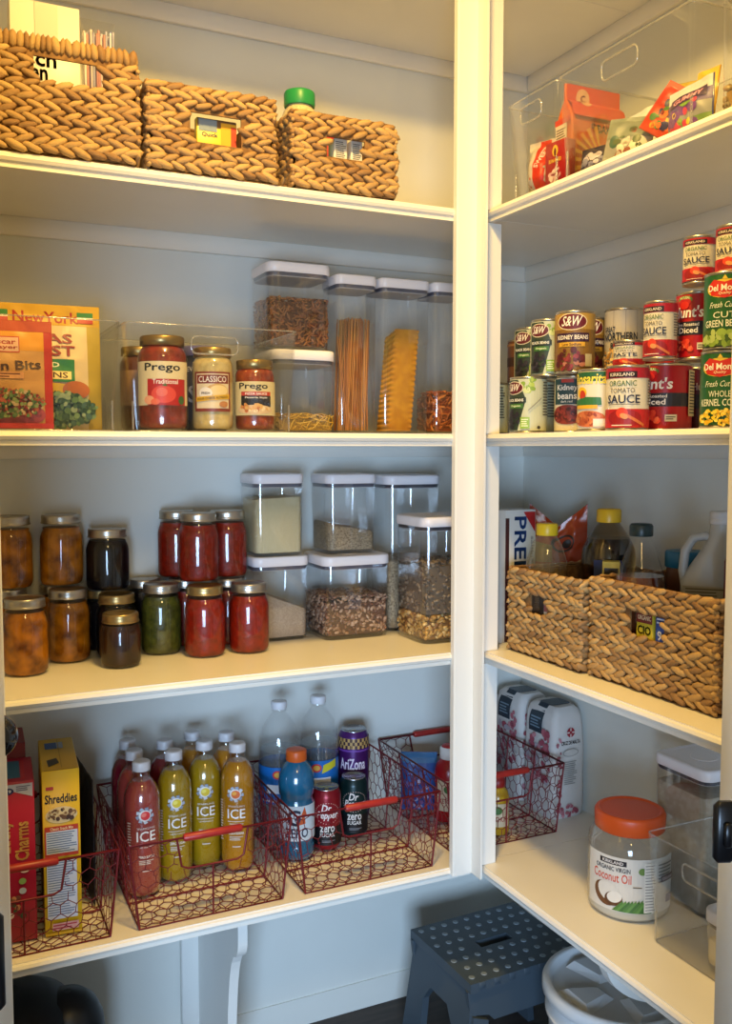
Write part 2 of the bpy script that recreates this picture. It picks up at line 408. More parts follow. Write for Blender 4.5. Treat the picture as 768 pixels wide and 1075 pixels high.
# ---- mason jars
def mason_meshes(r, h, wide, lidm):
    k = 0
    nk = r*(.9 if wide else .80)
    b = MB(); g = h-.003
    prof = [(.003, .001), (r*.86, .0), (r*.97, .004), (r, .012), (r, h*.66), (r*.985, h*.70), (r*.945, h*.75), (r*.87, h*.80), (nk, h*.85), (nk, g)]
    b.lathe(prof, GLS, 32, False, False)
    lid = MB(); lid.lathe([(nk+.001, h-.019), (nk+.0035, h-.0185), (nk+.0035, h-.016), (nk+.0018, h-.0145), (nk+.0028, h-.0125), (nk+.0018, h-.0105), (nk+.0026, h-.008), (nk+.002, h-.0025), (nk+.001, h-.0005), (nk-.004, h), (nk-.0045, h-.0015)], lidm, 32, False, False)
    ld = MB(); ld.lathe([(nk-.004, h-.0018), (nk-.006, h-.001), (nk*.8, h-.001), (nk*.78, h-.0016), (.001, h-.0016)], lidm, 32, False, True)
    return b.mesh('jar_glass'), lid.mesh('screw_band'), ld.mesh('lid'), nk
JC = {}
def jar(label, P, fill, h=.15, r=.0445, wide=False, lidm=None, level=.9, rz=0, group='home canned jars', lumps=0, fillname='preserve'):
    lidm = lidm or SILV; k = (r, h, wide, lidm.name)
    if k not in JC: JC[k] = mason_meshes(r, h, wide, lidm)
    gm, bm, lm, nk = JC[k]
    t = thing('mason_jar', label, 'jar', P, rz, group)
    kk = (r, h, fill.name, level, wide, lumps)
    if kk not in JC:
        b = MB(); q = .0028; zt = h*level-.012
        prof = [(.002, .004), (r*.84, .0035), (r*.97-q, .008), (r-q, .014), (r-q, min(h*.65, zt-.002)), (r*.985-q, h*.69), (r*.945-q, h*.74), (r*.87-q, h*.79), (nk-q, h*.84), (nk-q, h-.012)]
        pr = [a for a in prof if a[1] < zt]; pr += [(pr[-1][0], zt)]
        R = random.Random(len(JC))
        lob = None
        if lumps: lob = lambda a, z: 1-.03*abs(noise.noise(Vector((math.cos(a)*2.6+lumps, math.sin(a)*2.6, z*55))))*2 if z < h*.8 else 1
        if lumps:
            pr2 = []
            for i in range(len(pr)-1):
                n = max(1, int((pr[i+1][1]-pr[i][1])/.006))
                for j in range(n): pr2.append((pr[i][0]+(pr[i+1][0]-pr[i][0])*j/n, pr[i][1]+(pr[i+1][1]-pr[i][1])*j/n))
            pr = pr2+[pr[-1]]
        b.lathe(pr, fill, 40, True, True, lobes=lob); JC[kk] = b.mesh(fillname)
    link(fillname, JC[kk], t); link('jar_body', gm, t); link('lid', lm, t); link('screw_band', bm, t)
    return t
# ---- clear storage containers with white lids
def oxo(label, P, w, d, h, rz=0, lid_h=.022, seal=GASK, group='clear storage containers', rad=None, low=False):
    t = thing('storage_container', label, 'container', P, rz, group); rad = rad or min(w, d)*.17
    b = MB(); hb = h-lid_h
    b.loft([rr(0, 0, w*s, d*s, rad*s, 5, z) for z, s in ((0, .88), (.003, .93), (.012, .95), (hb*.9, .985), (hb, .985))], PLA, True, False)
    b.loft([rr(0, 0, w*s-.004, d*s-.004, rad, 5, z) for z, s in ((.006, .92), (.0075, .93))], PLA, True, False)
    b.build('container_body', t)
    b = MB()
    b.loft([rr(0, 0, w*s, d*s, rad, 5, z) for z, s in ((hb-.0075, .95), (hb-.001, .96), (hb, .96))], seal, False, False)
    b.loft([rr(0, 0, w*s, d*s, rad, 5, z) for z, s in ((hb-.0095, .93), (hb-.0075, .95))], mat('seal_grey', 'a4a4aa', .4), True, True); b.build('seal', t)
    b = MB(); b.loft([rr(0, 0, w-2*i, d-2*i, max(rad-i, .003), 5, z) for z, i in ((hb, .0015), (hb+.001, 0), (h-.004, 0), (h-.0012, .0015), (h, .005), (h, .012), (h-.001, .0135))], LIDW, True, True)
    q = b.build('lid', t)
    bb = MB(); bb.lathe([(min(w, d)*.2, h-.001), (min(w, d)*.2, h-.0003), (min(w, d)*.19, h)], LIDW, 20, False, True); bb.build('button', q)
    return t
def fill_slab(t, w, d, z1, m, name, slope=0, seed=1, amp=.004, rad=.012):
    b = MB(); w *= .93; d *= .93; z0 = .008; R = random.Random(seed); ox = R.random()*50
    def top(x, y): return z1+slope*x/w+amp*noise.noise(Vector((x*40+ox, y*40, 0)))
    ring = rr(0, 0, w-.004, d-.004, rad, 4, 0)
    r0 = [(x*.98, y*.98, z0) for x, y, z in ring]; r1 = [(x, y, z0+.006) for x, y, z in ring]; r2 = [(x, y, top(x, y)-.001) for x, y, z in ring]
    b.loft([r0, r1, r2]+[[(x*s, y*s, top(x*s, y*s)) for x, y, z in ring] for s in (.93, .6, .3, .05)], m, True, True)
    o = b.build(name, t); o['kind'] = 'stuff'; return o
def scatter_box(t, w, d, z1, cols, name, n, ln, rd, seed=1, twist=False, core=None, slope=0, lumps=False, z0=.009):
    """many small pieces packed against the container walls and on top, around a core of the same food"""
    R = random.Random(seed); b = MB(); w *= .9; d *= .9
    if core: b.box(-w/2+.006, w/2-.006, -d/2+.006, d/2-.006, z0, z1-.008-abs(slope)/2, core)
    for i in range(n):
        q = R.random(); tot = 2*(w+d)*(z1-z0)+w*d; pw = R.random()*tot
        zz = z0+.003+R.random()*(z1-z0-.004)
        if pw < w*d: x, y, z = R.uniform(-w/2, w/2)*.96, R.uniform(-d/2, d/2)*.96, z1
        elif R.random() < w/(w+d): x, y, z = R.uniform(-w/2, w/2)*.97, R.choice((-1, 1))*(d/2-rd*1.3), zz
        else: x, y, z = R.choice((-1, 1))*(w/2-rd*1.3), R.uniform(-d/2, d/2)*.97, zz
        z = min(z, z1+slope*(x/w)+R.uniform(-.003, .003)); z = max(z, z0+rd)
        th = R.random()*2*PI; ph = R.uniform(-.5, .5) if z > z1-.01 else R.uniform(-1.4, 1.4)
        if abs(abs(y)-(d/2-rd*1.3)) < 1e-6: dv = Vector((math.cos(ph), 0, math.sin(ph)))
        elif abs(abs(x)-(w/2-rd*1.3)) < 1e-6: dv = Vector((0, math.cos(ph), math.sin(ph)))
        else: dv = Vector((math.cos(th), math.sin(th), .2*ph))
        m = R.choice(cols); lim = lambda p: Vector((max(-w/2, min(w/2, p.x)), max(-d/2, min(d/2, p.y)), max(z0+rd, p.z)))
        c = Vector((x, y, z))
        if lumps:
            e = dv.normalized(); g = e.orthogonal().normalized(); k = e.cross(g); s = R.uniform(.7, 1.2)
            b.ell(lim(c), Matrix((e*ln*s, g*rd*s, k*rd*s*R.uniform(.6, 1))).transposed(), m, 5, 4)
        else:
            bend = dv.orthogonal().normalized()*ln*R.uniform(-.25, .25)
            b.tube([lim(c-dv*ln/2), lim(c-dv*ln/5+bend), lim(c+dv*ln/5+bend), lim(c+dv*ln/2)], rd, m, 4)
    o = b.build(name, t); o['kind'] = 'stuff'; return o
# ---- clear acrylic bins
def bin_(label, P, w, d, h, rz=0, taper=.012, group='clear acrylic bins', handle=True):
    t = thing('acrylic_bin', label, 'bin', P, rz, group); b = MB(); q = .0025
    def R_(z, ins): k = taper*(1-z/h); return rr(0, 0, w-2*k-2*ins, d-2*k-2*ins, .01, 4, z)
    b.loft([R_(0, 0), R_(h, 0)], ACR, True, False); b.loft([R_(q, q), R_(h, q)], ACR, True, False); b.build('bin_body', t)
    b = MB(); b.loft([R_(h-.0015, 0), R_(h, -.0003), R_(h+.0008, q/2), R_(h, q), R_(h-.0015, q)], ACE, False, False)
    for sx in (-1, 1):
        for sy in (-1, 1):
            b.tube([(sx*(w/2-taper-.0025), sy*(d/2-taper-.0025), .003), (sx*(w/2-taper-.0025), sy*(d/2-taper-.0025), h*.28)], .0022, ACE, 6)
    b.tube(R_(.0018, .001), .0013, ACE, 5, True); b.build('rim', t)
    if handle:
        b = MB(); hw = min(w*.42, .09); yy = lambda z: -(d/2-taper*(1-z/h))-.0008
        zc = h*.82; hh = .032; n = 6; pts = []
        for cx, cz, a0 in ((hw/2-.011, zc+hh/2-.011, 0), (-hw/2+.011, zc+hh/2-.011, 90), (-hw/2+.011, zc-hh/2+.011, 180), (hw/2-.011, zc-hh/2+.011, 270)):
            for k in range(n): aa = math.radians(a0+90*k/(n-1)); z = cz+.011*math.sin(aa); pts.append((cx+.011*math.cos(aa), yy(z), z))
        b.tube(pts, .0018, ACE, 6, True); b.build('handle', t)
    return t
# ---- food cans
def can(label, P, r, h, paper, deco, deg=0, seam=None, group='food cans'):
    t = thing('food_can', label, 'can', P, face(P, deg), group); b = MB()
    b.lathe([(r-.004, .0012), (r-.003, 0), (r+.0006, .0002), (r+.0006, .003), (r-.0008, .0042), (r-.0008, h-.0042), (r+.0006, h-.003), (r+.0006, h-.0004), (r-.001, h), (r-.003, h-.0004), (r-.0042, h-.004), (r-.012, h-.0035), (r-.014, h-.0042)], CANM, 32); b.build('can_body', t)
    b = MB(); b.lathe([(r, .0048), (r, h-.0048)], C(paper, .3) if isinstance(paper, str) else paper, 40, False, False); lb = b.build('label', t)
    L = Lab(cylmap(r), r*.16); deco(L, r, h); L.build('print', lb); return t
def kirk(kind):
    def f(L, r, h):
        w = r*1.9
        L.rect(-r*3.1, h*.80, r*3.1, h-.005, 'a3142a'); L.rect(-r*3.1, .005, r*3.1, h*.33, 'b3161f')
        L.rect(-w*.46, h*.81, w*.3, h*.9, '1c0c14'); L.text('KIRKLAND', -w*.08, h*.855, w*.62, h*.05, 'd8c9b8')
        L.text('ORGANIC', -w*.06, h*.72, w*.7, h*.085, '4d6b3a', bold=.01); L.text('TOMATO', -w*.06, h*.61, w*.62, h*.075, '3a3630', bold=0)
        L.text(kind, -w*.04, h*.48, w*.84, h*.13, '1e2440'); L.rect(-w*.42, h*.395, w*.38, h*.405, '6a6258')
        L.oval(w*.0, h*.2, w*.42, h*.12, '8e0f16'); L.oval(-w*.05, h*.27, w*.14, h*.08, 'd13a26'); L.poly([(w*.02, h*.22), (w*.48, h*.06), (w*.5, h*.1), (w*.06, h*.26)], 'c4693a')
        L.oval(w*.0, h*.22, w*.1, h*.04, 'd08a55', -25)
        L.fine(w*.62, h*.38, w*.95, h*.78, 9, '6a6258'); L.fine(-w*.3, h*.03+.004, w*.2, h*.08+.002, 1, 'e8c8b8')
    return f
def hunts(L, r, h):
    w = r*1.9
    L.rect(-r*3.1, h*.36, r*3.1, h*.56, '23222c'); L.oval(-w*.2, h*.88, w*.2, h*.06, '5f7d35'); L.oval(-w*.2, h*.85, w*.17, h*.05, 'b51a22')
    L.text('NATURAL', -w*.2, h*.91, w*.28, h*.04, 'd8d8a8'); L.oval(-w*.2, h*.8, w*.12, h*.06, 'cf2a22')
    L.text("Hunt's", -w*.13, h*.70, w*.78, h*.17, 'f2ece4', bold=.035, shear=.1)
    L.text('Fire Roasted', -w*.12, h*.515, w*.55, h*.05, 'e8e2da'); L.text('Diced', -w*.1, h*.43, w*.46, h*.085, 'f2ece4')
    L.blobs(-w*.2, h*.19, w*.2, h*.11, 22, w*.06, ['d8432c', 'c52a1e', 'e0684a', 'a81c18'], 4)
    L.rect(w*.12, h*.14, w*.34, h*.24, 'd9d2c4'); L.fine(w*.14, h*.16, w*.32, h*.22, 2, '30302e')
    L.rect(w*.6, h*.22, w*.98, h*.9, 'c8b88a'); L.fine(w*.63, h*.25, w*.95, h*.88, 14, '3c352a', 3)
def sw(kind, g='2e3c2b'):
    def f(L, r, h):
        w = r*1.9
        if kind == 'KIDNEY BEANS':
            L.rect(-r*3.1, h*.70, r*3.1, h-.005, 'a98438'); L.rect(-r*3.1, .005, r*3.1, h*.7, '7d5a22')
            L.oval(-w*.05, h*.82, w*.42, h*.14, 'd9c79a'); L.oval(-w*.05, h*.82, w*.39, h*.125, '5e1420'); L.text('S&W', -w*.05, h*.83, w*.5, h*.16, 'efe6d2', shear=.25, bold=.01)
            L.rect(-w*.5, h*.5, w*.42, h*.64, '31142c'); L.text(kind, -w*.03, h*.57, w*.84, h*.07, 'e6dcc8'); L.rect(-w*.4, h*.42, w*.3, h*.49, 'c8962c'); L.text('Low Sodium', -w*.05, h*.455, w*.5, h*.045, '40240e')
            L.blobs(-w*.1, h*.22, w*.4, h*.17, 46, w*.075, ['4a1016', '6e1c22', '842c2c', '5a1a1a', 'a86a52'], 2); L.rect(w*.3, h*.1, w*.5, h*.3, 'b0a070')
        else:
            L.rect(-r*3.1, .005, r*3.1, h-.005, 'b9bd9f'); L.poly([(-w*.55, h*.97-.003), (-w*.05, h*.97-.003), (w*.2, h*.6), (-w*.05, h*.05), (-w*.55, h*.05)], g)
            L.blobs(w*.3, h*.85, w*.22, h*.1, 12, w*.09, ['7f9c34', 'a4b848', 'c4cc8a'], 3)
            L.oval(-w*.2, h*.8, w*.33, h*.12, 'cfc4a4'); L.oval(-w*.2, h*.8, w*.3, h*.105, '5a1420'); L.text('S&W', -w*.2, h*.81, w*.4, h*.13, 'efe6d2', shear=.25, bold=.01)
            L.rect(-w*.5, h*.54, w*.2, h*.63, '1c2a22'); L.text('BLACK BEANS', -w*.16, h*.585, w*.58, h*.05, 'e6e4d4'); L.rect(-w*.35, h*.44, w*.12, h*.52, '3c6a2a'); L.text('Organic', -w*.12, h*.48, w*.34, h*.045, 'd8e4b4')
            L.blobs(-w*.2, h*.23, w*.26, h*.15, 30, w*.06, ['15131a', '24202a', '3a3440'], 5); L.rect(w*.05, h*.08, w*.3, h*.28, '86a838'); L.fine(w*.08, h*.11, w*.27, h*.26, 4, 'dfe6c0')
            L.poly([(w*.25, h*.38), (w*.62, h*.6), (w*.64, h*.64), (w*.27, h*.42)], '8a8c80')
            L.fine(w*.68, h*.3, w*.95, h*.92, 12, '4a4a42', 2); L.oval(w*.55, h*.1, w*.05, h*.03, '303030')
    return f
def kroger(L, r, h):
    w = r*1.9
    L.rect(-w*.45, h*.5, w*.4, h*.97-.003, '24434b'); L.rect(-w*.18, h*.88, w*.18, h*.94, 'b03a34'); L.text('Kidney', -w*.02, h*.78, w*.62, h*.13, 'e8e6de'); L.text('beans', -w*.02, h*.65, w*.58, h*.12, 'e8e6de'); L.text('dark red', -w*.02, h*.55, w*.34, h*.04, 'd0d0c8')
    L.oval(-w*.0, h*.32, w*.5, h*.17, '7a2c2c'); L.blobs(0, h*.32, w*.42, h*.13, 44, w*.06, ['5a1c20', '7a2a2a', '8e4038', '451418'], 6)
def rosa(L, r, h):
    w = r*1.9
    L.rect(-r*3, h*.8, r*3, h*.95, '1d5a36'); L.rect(-r*3, h*.95, r*3, h-.006, 'c9b23a'); L.text('Rosarita', -w*.05, h*.84, w*.95, h*.17, 'f0d648', bold=.03, shear=.1)
    L.oval(-w*.25, h*.62, w*.16, h*.09, 'e6b828'); L.oval(-w*.22, h*.58, w*.1, h*.08, 'b8361e'); L.poly([(-w*.5, h*.36), (w*.3, h*.42), (w*.28, h*.54), (-w*.1, h*.55), (-w*.5, h*.5)], '2a6a38'); L.rect(-w*.45, h*.36, w*.2, h*.42, 'd8a428')
    L.oval(-w*.05, h*.2, w*.46, h*.13, 'c0683c'); L.blobs(-w*.05, h*.2, w*.4, h*.1, 30, w*.06, ['a8502c', 'c87a48', '8c3a22'], 6)
    L.rect(w*.1, h*.08, w*.45, h*.2, 'e0d8c8'); L.fine(w*.55, h*.2, w*.9, h*.75, 10, '4a5a48', 2)
def gn(L, r, h):
    w = r*1.9
    R = random.Random(3)
    for i in range(7): L.rect(-r*2.2+i*r*.62, .005, -r*2.2+i*r*.62+.001, h-.005, '9a9080')
    L.text('GREAT', -w*.3, h*.68, w*.36, h*.08, '2a3040'); L.text('NORTHERN', 0, h*.57, w*.98, h*.12, '232838', bold=.03); L.text('BEANS', 0, h*.43, w*.5, h*.1, '232838')
    L.blobs(-w*.25, h*.2, w*.3, h*.2, 60, w*.05, ['c89a5c', 'dcb478', 'b08040', 'e8c890'], 5)
def delm(lines, beans):
    def f(L, r, h):
        w = r*1.9
        L.oval(0, h*.78, w*.42, h*.12, 'd8b838'); L.poly([(-w*.4, h*.82), (-w*.24, h*.9), (0, h*.86), (w*.24, h*.9), (w*.4, h*.82), (w*.3, h*.7), (0, h*.655), (-w*.3, h*.7)], 'c4261e')
        L.poly([(-w*.06, h*.9), (0, h*.97-.002), (w*.06, h*.9)], 'd8b838'); L.text('Del Monte', 0, h*.79, w*.74, h*.085, 'f4eee0', bold=.03); L.text('Quality', 0, h*.715, w*.26, h*.045, 'f0c8a8', shear=.2)
        L.text('Fresh Cut', -w*.05, h*.57, w*.52, h*.075, 'e8ead8', shear=.3, bold=0)
        L.text(lines[0], 0, h*.44, w*.46, h*.08, 'e8ead8', bold=0); L.text(lines[1], 0, h*.33, w*.86, h*.09, 'e8ead8', bold=.01)
        if beans: L.rect(-w*.5, .005, w*.5, h*.25, '3c5a22'); L.blobs(0, h*.14, w*.46, h*.09, 26, w*.08, ['7e9a3a', '8caa48', '688428', 'a8bc6c'], 6)
        else: L.blobs(0, h*.14, w*.46, h*.1, 120, w*.04, ['e8c020', 'f0d040', 'd8a818', 'f4dc60'], 6)
    return f
# ================================================================== TOP SHELF, LEFT
def carton(name, label, cat, P, w, d, h, col, deco=None, rz=0, group=None, top=None, sidedeco=None, tilt=0):
    t = thing(name, label, cat, P, rz, group); t.rotation_euler[1] = tilt
    b = MB(); b.box(-w/2, w/2, -d/2, d/2, 0, h, C(col, .4), .0012); bo = b.build('carton', t)
    if deco: L = Lab(flat(-d/2), win=(-w/2+.001, .001, w/2-.001, h-.001)); deco(L, w, h); L.build('print', t)
    if sidedeco: L = Lab(lambda u, v, o: (-w/2-o, -u, v), win=(-d/2+.001, .001, d/2-.001, h-.001)); sidedeco(L, d, h); L.build('side_print', t)
    if top:
        b = MB(); b.box(-w/2+.001, w/2-.001, -.002, .002, h, h+.0012, C(top, .4)); b.build('flap', t)
    return t
B1 = basket('tallest woven basket with wrapped rim, at the far left of the top row', (.226, 1.80, S2), .262, .235, .200, (-.045, .069, .122, .164), wrapped=True, seed=3)
B2 = basket('middle woven basket with a yellow packet showing through its handle hole', (.4895, 1.80, S2), .243, .235, .156, (-.042, .054, .060, .112), seed=21)
B3 = basket('smallest woven basket beneath the green-capped jar, beside the white post', (.7555, 1.80, S2), .228, .225, .148, (-.038, .043, .070, .108), seed=41)
def d(L, w, h):
    L.rect(-w/2, 0, w/2, h*.40, 'e08a1c'); L.rect(-w/2, h*.25, w/2, h*.3, 'f0a844'); L.rect(-w/2, h*.40, w/2, h*.5, 'a8b0c4'); L.text('ch', 0, h*.66, w*.3, h*.1, '111114', bold=.04)
    L.text('en', -w*.1, h*.56, w*.24, h*.07, '111114', bold=.04); L.rect(-w*.15, h*.76, w*.18, h, 'c9beac')
b = carton('food_box', 'white and orange box standing in the tallest woven basket', 'box', (.211, 1.80, S2+.006), .118, .05, .285, 'e6dccb', d)
t = thing('straw_packet', 'clear packet of thin paper drinking straws beside the white box', 'straws', (.3055, 1.80, S2+.006), 0)
b = MB(); R = random.Random(2)
for i in range(44):
    x = -.024+.048*(i % 11)/10; y = -.012+.024*(i//11)/3
    m = C(R.choice(['e8e4dc', 'd8c8c4', 'c88a80', 'dcd8e4', 'a8a8c0']))
    b.tube([(x+R.uniform(-.001, .001), y, .004), (x+R.uniform(-.002, .002), y, .255+R.uniform(-.006, .006))], .0024, m, 5)
o = b.build('straws', t); o['kind'] = 'stuff'
b = MB(); b.loft([rr(0, 0, w_, d_, .006, 3, z) for z, w_, d_ in ((0, .056, .03), (.25, .058, .032), (.27, .06, .012), (.282, .064, .002))], PLA, True, False, False); b.build('wrapper', t)
carton('food_box', 'yellow and red packet seen through the middle woven basket hole', 'box', (.452, 1.70, S2+.006), .076, .016, .105, 'd8b82a', lambda L, w, h: (L.rect(-w/2, h*.85, w/2, h, '6a4a30'), L.rect(-w*.45, h*.78, 0, h*.98, '7a8a9a'), L.rect(w*.1, h*.5, w*.5, h*.95, 'd8a020'), L.rect(w*.35, h*.5, w*.5, h*.9, 'c03a20'), L.text('Quick', -w*.18, h*.72, w*.4, h*.08, '40404a'))).location = (.502, 1.715, S2+.006)
carton('food_box', 'white nutrition-printed packet in the smallest woven basket, left of its twin', 'box', (.755, 1.728, S2+.006), .028, .03, .108, 'dcd8cc', lambda L, w, h: L.fine(-w*.4, h*.1, w*.42, h*.95, 26, '55524a', 2), group=None)
carton('food_box', 'white nutrition-printed packet in the smallest woven basket, right of its twin', 'box', (.790, 1.728, S2+.006), .024, .03, .108, 'dcd8cc', lambda L, w, h: L.fine(-w*.4, h*.1, w*.42, h*.95, 26, '55524a', 5))
# green capped seasoning jar and red packet
t = thing('seasoning_jar', 'square clear jar of garlic seasoning with bright green cap', 'jar', (.708, 1.815, S2+.006), .3)
b = MB(); b.loft([rr(0, 0, w_, w_, r_, 4, z) for z, w_, r_ in ((0, .068, .01), (.004, .072, .012), (.155, .072, .014), (.185, .058, .022), (.19, .053, .026), (.2, .053, .026))], mat('garlic_granules', 'd8c89a', .35, c2='c8b684', ns=300, coat=.6)); b.build('jar_body', t)
b = MB(); b.lathe([(.031, .193), (.032, .196), (.032, .218), (.030, .222), (.026, .223)], mat('green_plastic', '1f8a4a', .4), 36, True, True, lobes=lambda a_, z: 1+.008*math.cos(a_*30)); b.build('cap', t)
L = Lab(flat(-.036)); L.rect(-.034, .05, .034, .15, '2f7a3c'); L.text('Garlic', 0, .135, .05, .02, 'e8ecd8'); L.text('Granulated', 0, .105, .055, .014, 'e8ecd8'); L.build('label', t)
carton('food_box', 'red packet standing behind the green-capped jar in the smallest basket', 'box', (.790, 1.83, S2+.006), .05, .03, .19, 'b01c1c')
# ================================================================== THIRD SHELF, LEFT (pouches and sauce jars)
def surf(w, h, th, seed=0, wr=.0022, top=.9, flare=0, dip=0):
    def f(u, v, side, o=0):
        a = max(0, 1-abs(2*u/w)**3.0); q = v/h; bz = math.sin(min(q/.35, 1)*PI/2)*(1 if q < .55 else max(0, (top-q)/(top-.55))**.8 if q < top else 0)
        t = th/2*a*max(bz, 0)+.0006+wr*noise.noise(Vector((u*38+seed, v*38, 3*side)))*(.25+a)
        return (u*(1+flare*(q-.5)), side*(max(t, .0005)+o), v-dip*(1-abs(2*u/w))*max(0, q-.6)/.4)
    return f
def pouch(name, label, cat, P, w, h, th, col, deco, rz=0, tilt=(0, 0), seed=0, group=None, rough=.25, wr=.0022, part='pouch', dip=0):
    t = thing(name, label, cat, P, rz, group); t.rotation_euler[0] = tilt[0]; t.rotation_euler[1] = tilt[1]
    s = surf(w, h, th, seed, wr, dip=dip); m = mat('film_'+col, col, rough, bump=.15, bs=90) if isinstance(col, str) else col; b = MB()
    nu, nv = 36, 48
    b.grid(lambda a_, c: s((a_-.5)*w, c*h, -1), nu, nv, m); b.grid(lambda a_, c: s((.5-a_)*w, c*h, 1), nu, nv, m)
    # closed edges
    for e in (-.5, .5): b.add([s(e*w, k*h/nv, sd) for k in range(nv+1) for sd in (-1, 1)], [(2*k, 2*k+1, 2*k+3, 2*k+2) for k in range(nv)], m)
    b.add([s((k/nu-.5)*w, vv, sd) for vv in (0, h) for k in range(nu+1) for sd in (-1, 1)], [(q*2*(nu+1)+2*k, q*2*(nu+1)+2*k+1, q*2*(nu+1)+2*k+3, q*2*(nu+1)+2*k+2) for q in (0, 1) for k in range(nu)], m)
    b.build(part, t)
    if deco:
        L = Lab(lambda u, v, o: s(u, v, -1, o), w/nu, h/nv, .0009, win=(-w/2+.001, .001, w/2-.001, h-.001)); deco(L, w, h)
        for i in range(nu): pass
        L.build('print', t)
    return t
def d(L, w, h):
    L.rect(-w/2, h*.0, w/2, h*.84, 'd2bd94'); L.rect(w*.38, 0, w/2, h, 'b0983c'); L.rect(-w/2, h*.83, w/2, h, 'c0961c')
    L.text('NewYork', .006, h*.895, w*.56, h*.095, 'a01c18', bold=.035)
    for x in (-w*.36, w*.37): L.rect(x-w*.07, h*.90, x+w*.07, h*.945, '2c7a3e'); L.rect(x-w*.07, h*.885, x+w*.07, h*.905, 'e8e0d0'); L.rect(x-w*.07, h*.855, x+w*.07, h*.888, 'b02020')
    L.text('TEXAS', -w*.05, h*.72, w*.6, h*.08, '8e2430', bold=.02); L.text('TOAST', -w*.04, h*.62, w*.62, h*.085, '8e2430', bold=.02)
    L.rect(-w/2, h*.37, w*.26, h*.55, '2a7a48'); L.text('SEASONED', -w*.12, h*.505, w*.5, h*.04, 'dfe8d0'); L.rect(-w*.5, h*.39, w*.23, h*.455, 'e6d58a'); L.text('CROUTONS', -w*.1, h*.424, w*.6, h*.048, '4a2418', bold=.02)
    L.oval(w*.08, h*.3, w*.18, h*.06, 'd8b030'); L.oval(w*.27, h*.31, w*.12, h*.07, 'b8683a'); L.oval(-w*.2, h*.27, w*.17, h*.07, 'c49a74')
    L.blobs(w*.06, h*.15, w*.38, h*.14, 420, w*.028, ['3c5c48', '5a7c54', '2c4a3c', '7c9a6a', '98ac84', '486a60'], 9)
pouch('crouton_pouch', 'yellow and green crouton pouch standing tall in the left acrylic bin', 'pouch', (.199, 1.812, S3+.004), .205, .232, .05, 'b3922c', d, rz=-.05, tilt=(-.06, 0), seed=4)
def d(L, w, h):
    L.rect(-w/2, 0, w/2, h, 'c8965a'); L.rect(-w/2, h*.72, w/2, h, 'd8941c'); L.rect(w*.40, h*.0, w/2, h*.97, 'b8302c'); L.rect(-w/2, h*.90, w/2, h, 'c85a3a')
    L.rect(-w*.42, h*.70, w*.12, h*.85, 'b83028'); L.rect(-w*.41, h*.71, w*.11, h*.84, 'e0b4a0'); L.text('Oscar', -w*.08, h*.80, w*.32, h*.05, 'a02028', bold=.04); L.text('Mayer', -w*.06, h*.745, w*.32, h*.045, 'a02028', bold=.04)
    L.text('Bacon Bits', -w*.07, h*.575, w*.86, h*.085, '4a2c20', rot=4, bold=.02); L.rect(-w*.45, h*.46, w*.16, h*.52, 'dca070'); L.fine(-w*.42, h*.465, w*.14, h*.515, 2, '6a3c2c')
    L.oval(-w*.05, h*.13, w*.46, h*.13, 'a84a5c'); L.blobs(-w*.02, h*.23, w*.42, h*.13, 420, w*.024, ['4c6a44', '8a9c64', 'b05a44', '8a3030', 'c8b090', '5c7c50'], 3); L.rect(-w/2, 0, w/2, h*.05, 'c0303a')
pouch('bacon_bits_pouch', 'orange bacon bits pouch in front of the crouton pouch, left acrylic bin', 'pouch', (.135, 1.754, S3+.004), .145, .19, .028, 'b8502c', d, rz=-.04, seed=9)
pouch('seasoning_pouch', 'silvery grey pouch tucked at the right behind the crouton pouch', 'pouch', (.245, 1.90, S3+.004), .11, .17, .04, '6a6c74', None, rz=.2, seed=14)
bin_('left clear acrylic bin holding the crouton and bacon bits pouches', (.145, 1.846, S3), .350, .28, .197, handle=False)
bin_('clear acrylic bin around the three sauce jars', (.494, 1.846, S3), .332, .28, .197)
# sauce jars
SAU = mat('tomato_sauce', '8e2a14', .3, c2='6e1c10', ns=60, coat=.5); ALF = mat('alfredo_sauce', 'cfb878', .3, c2='bda668', ns=80, coat=.5); PIZ = mat('pizza_sauce', 'a0401a', .3, c2='7e2c12', ns=60, coat=.5)
def sauce(label, P, r, h, fill, lidm, deco, paper, v0, v1, span, deg=0):
    t = thing('sauce_jar', label, 'jar', P, face(P, deg), 'sauce jars in the acrylic bin'); b = MB(); nk = r*.78
    prof = [(.01, .0005), (r*.88, 0), (r*.98, .004), (r, .012), (r, h*.76), (r*.97, h*.80), (r*.86, h*.86), (nk, h*.885), (nk, h-.004)]
    b.lathe(prof, GLS, 36, False, False); b.build('jar_body', t)
    b = MB(); b.lathe([(max(a_-.0025, .001), min(z+.003, h-.016)) for a_, z in prof if z < h-.005], fill, 32); b.build('sauce', t)
    b = MB(); b.lathe([(nk+.002, h-.019), (nk+.0045, h-.018), (nk+.0045, h-.003), (nk+.003, h-.0005), (nk, h), (nk-.004, h-.0012)], lidm, 36, True, True, lobes=lambda a_, z: 1+(.006*math.cos(a_*40) if z < h-.002 else 0)); b.build('lid', t)
    L = Lab(cylmap(r), r*.12); L.rect(-span, v0, span, v1, paper); deco(L, r, h, v0, v1); L.build('label', t); return t
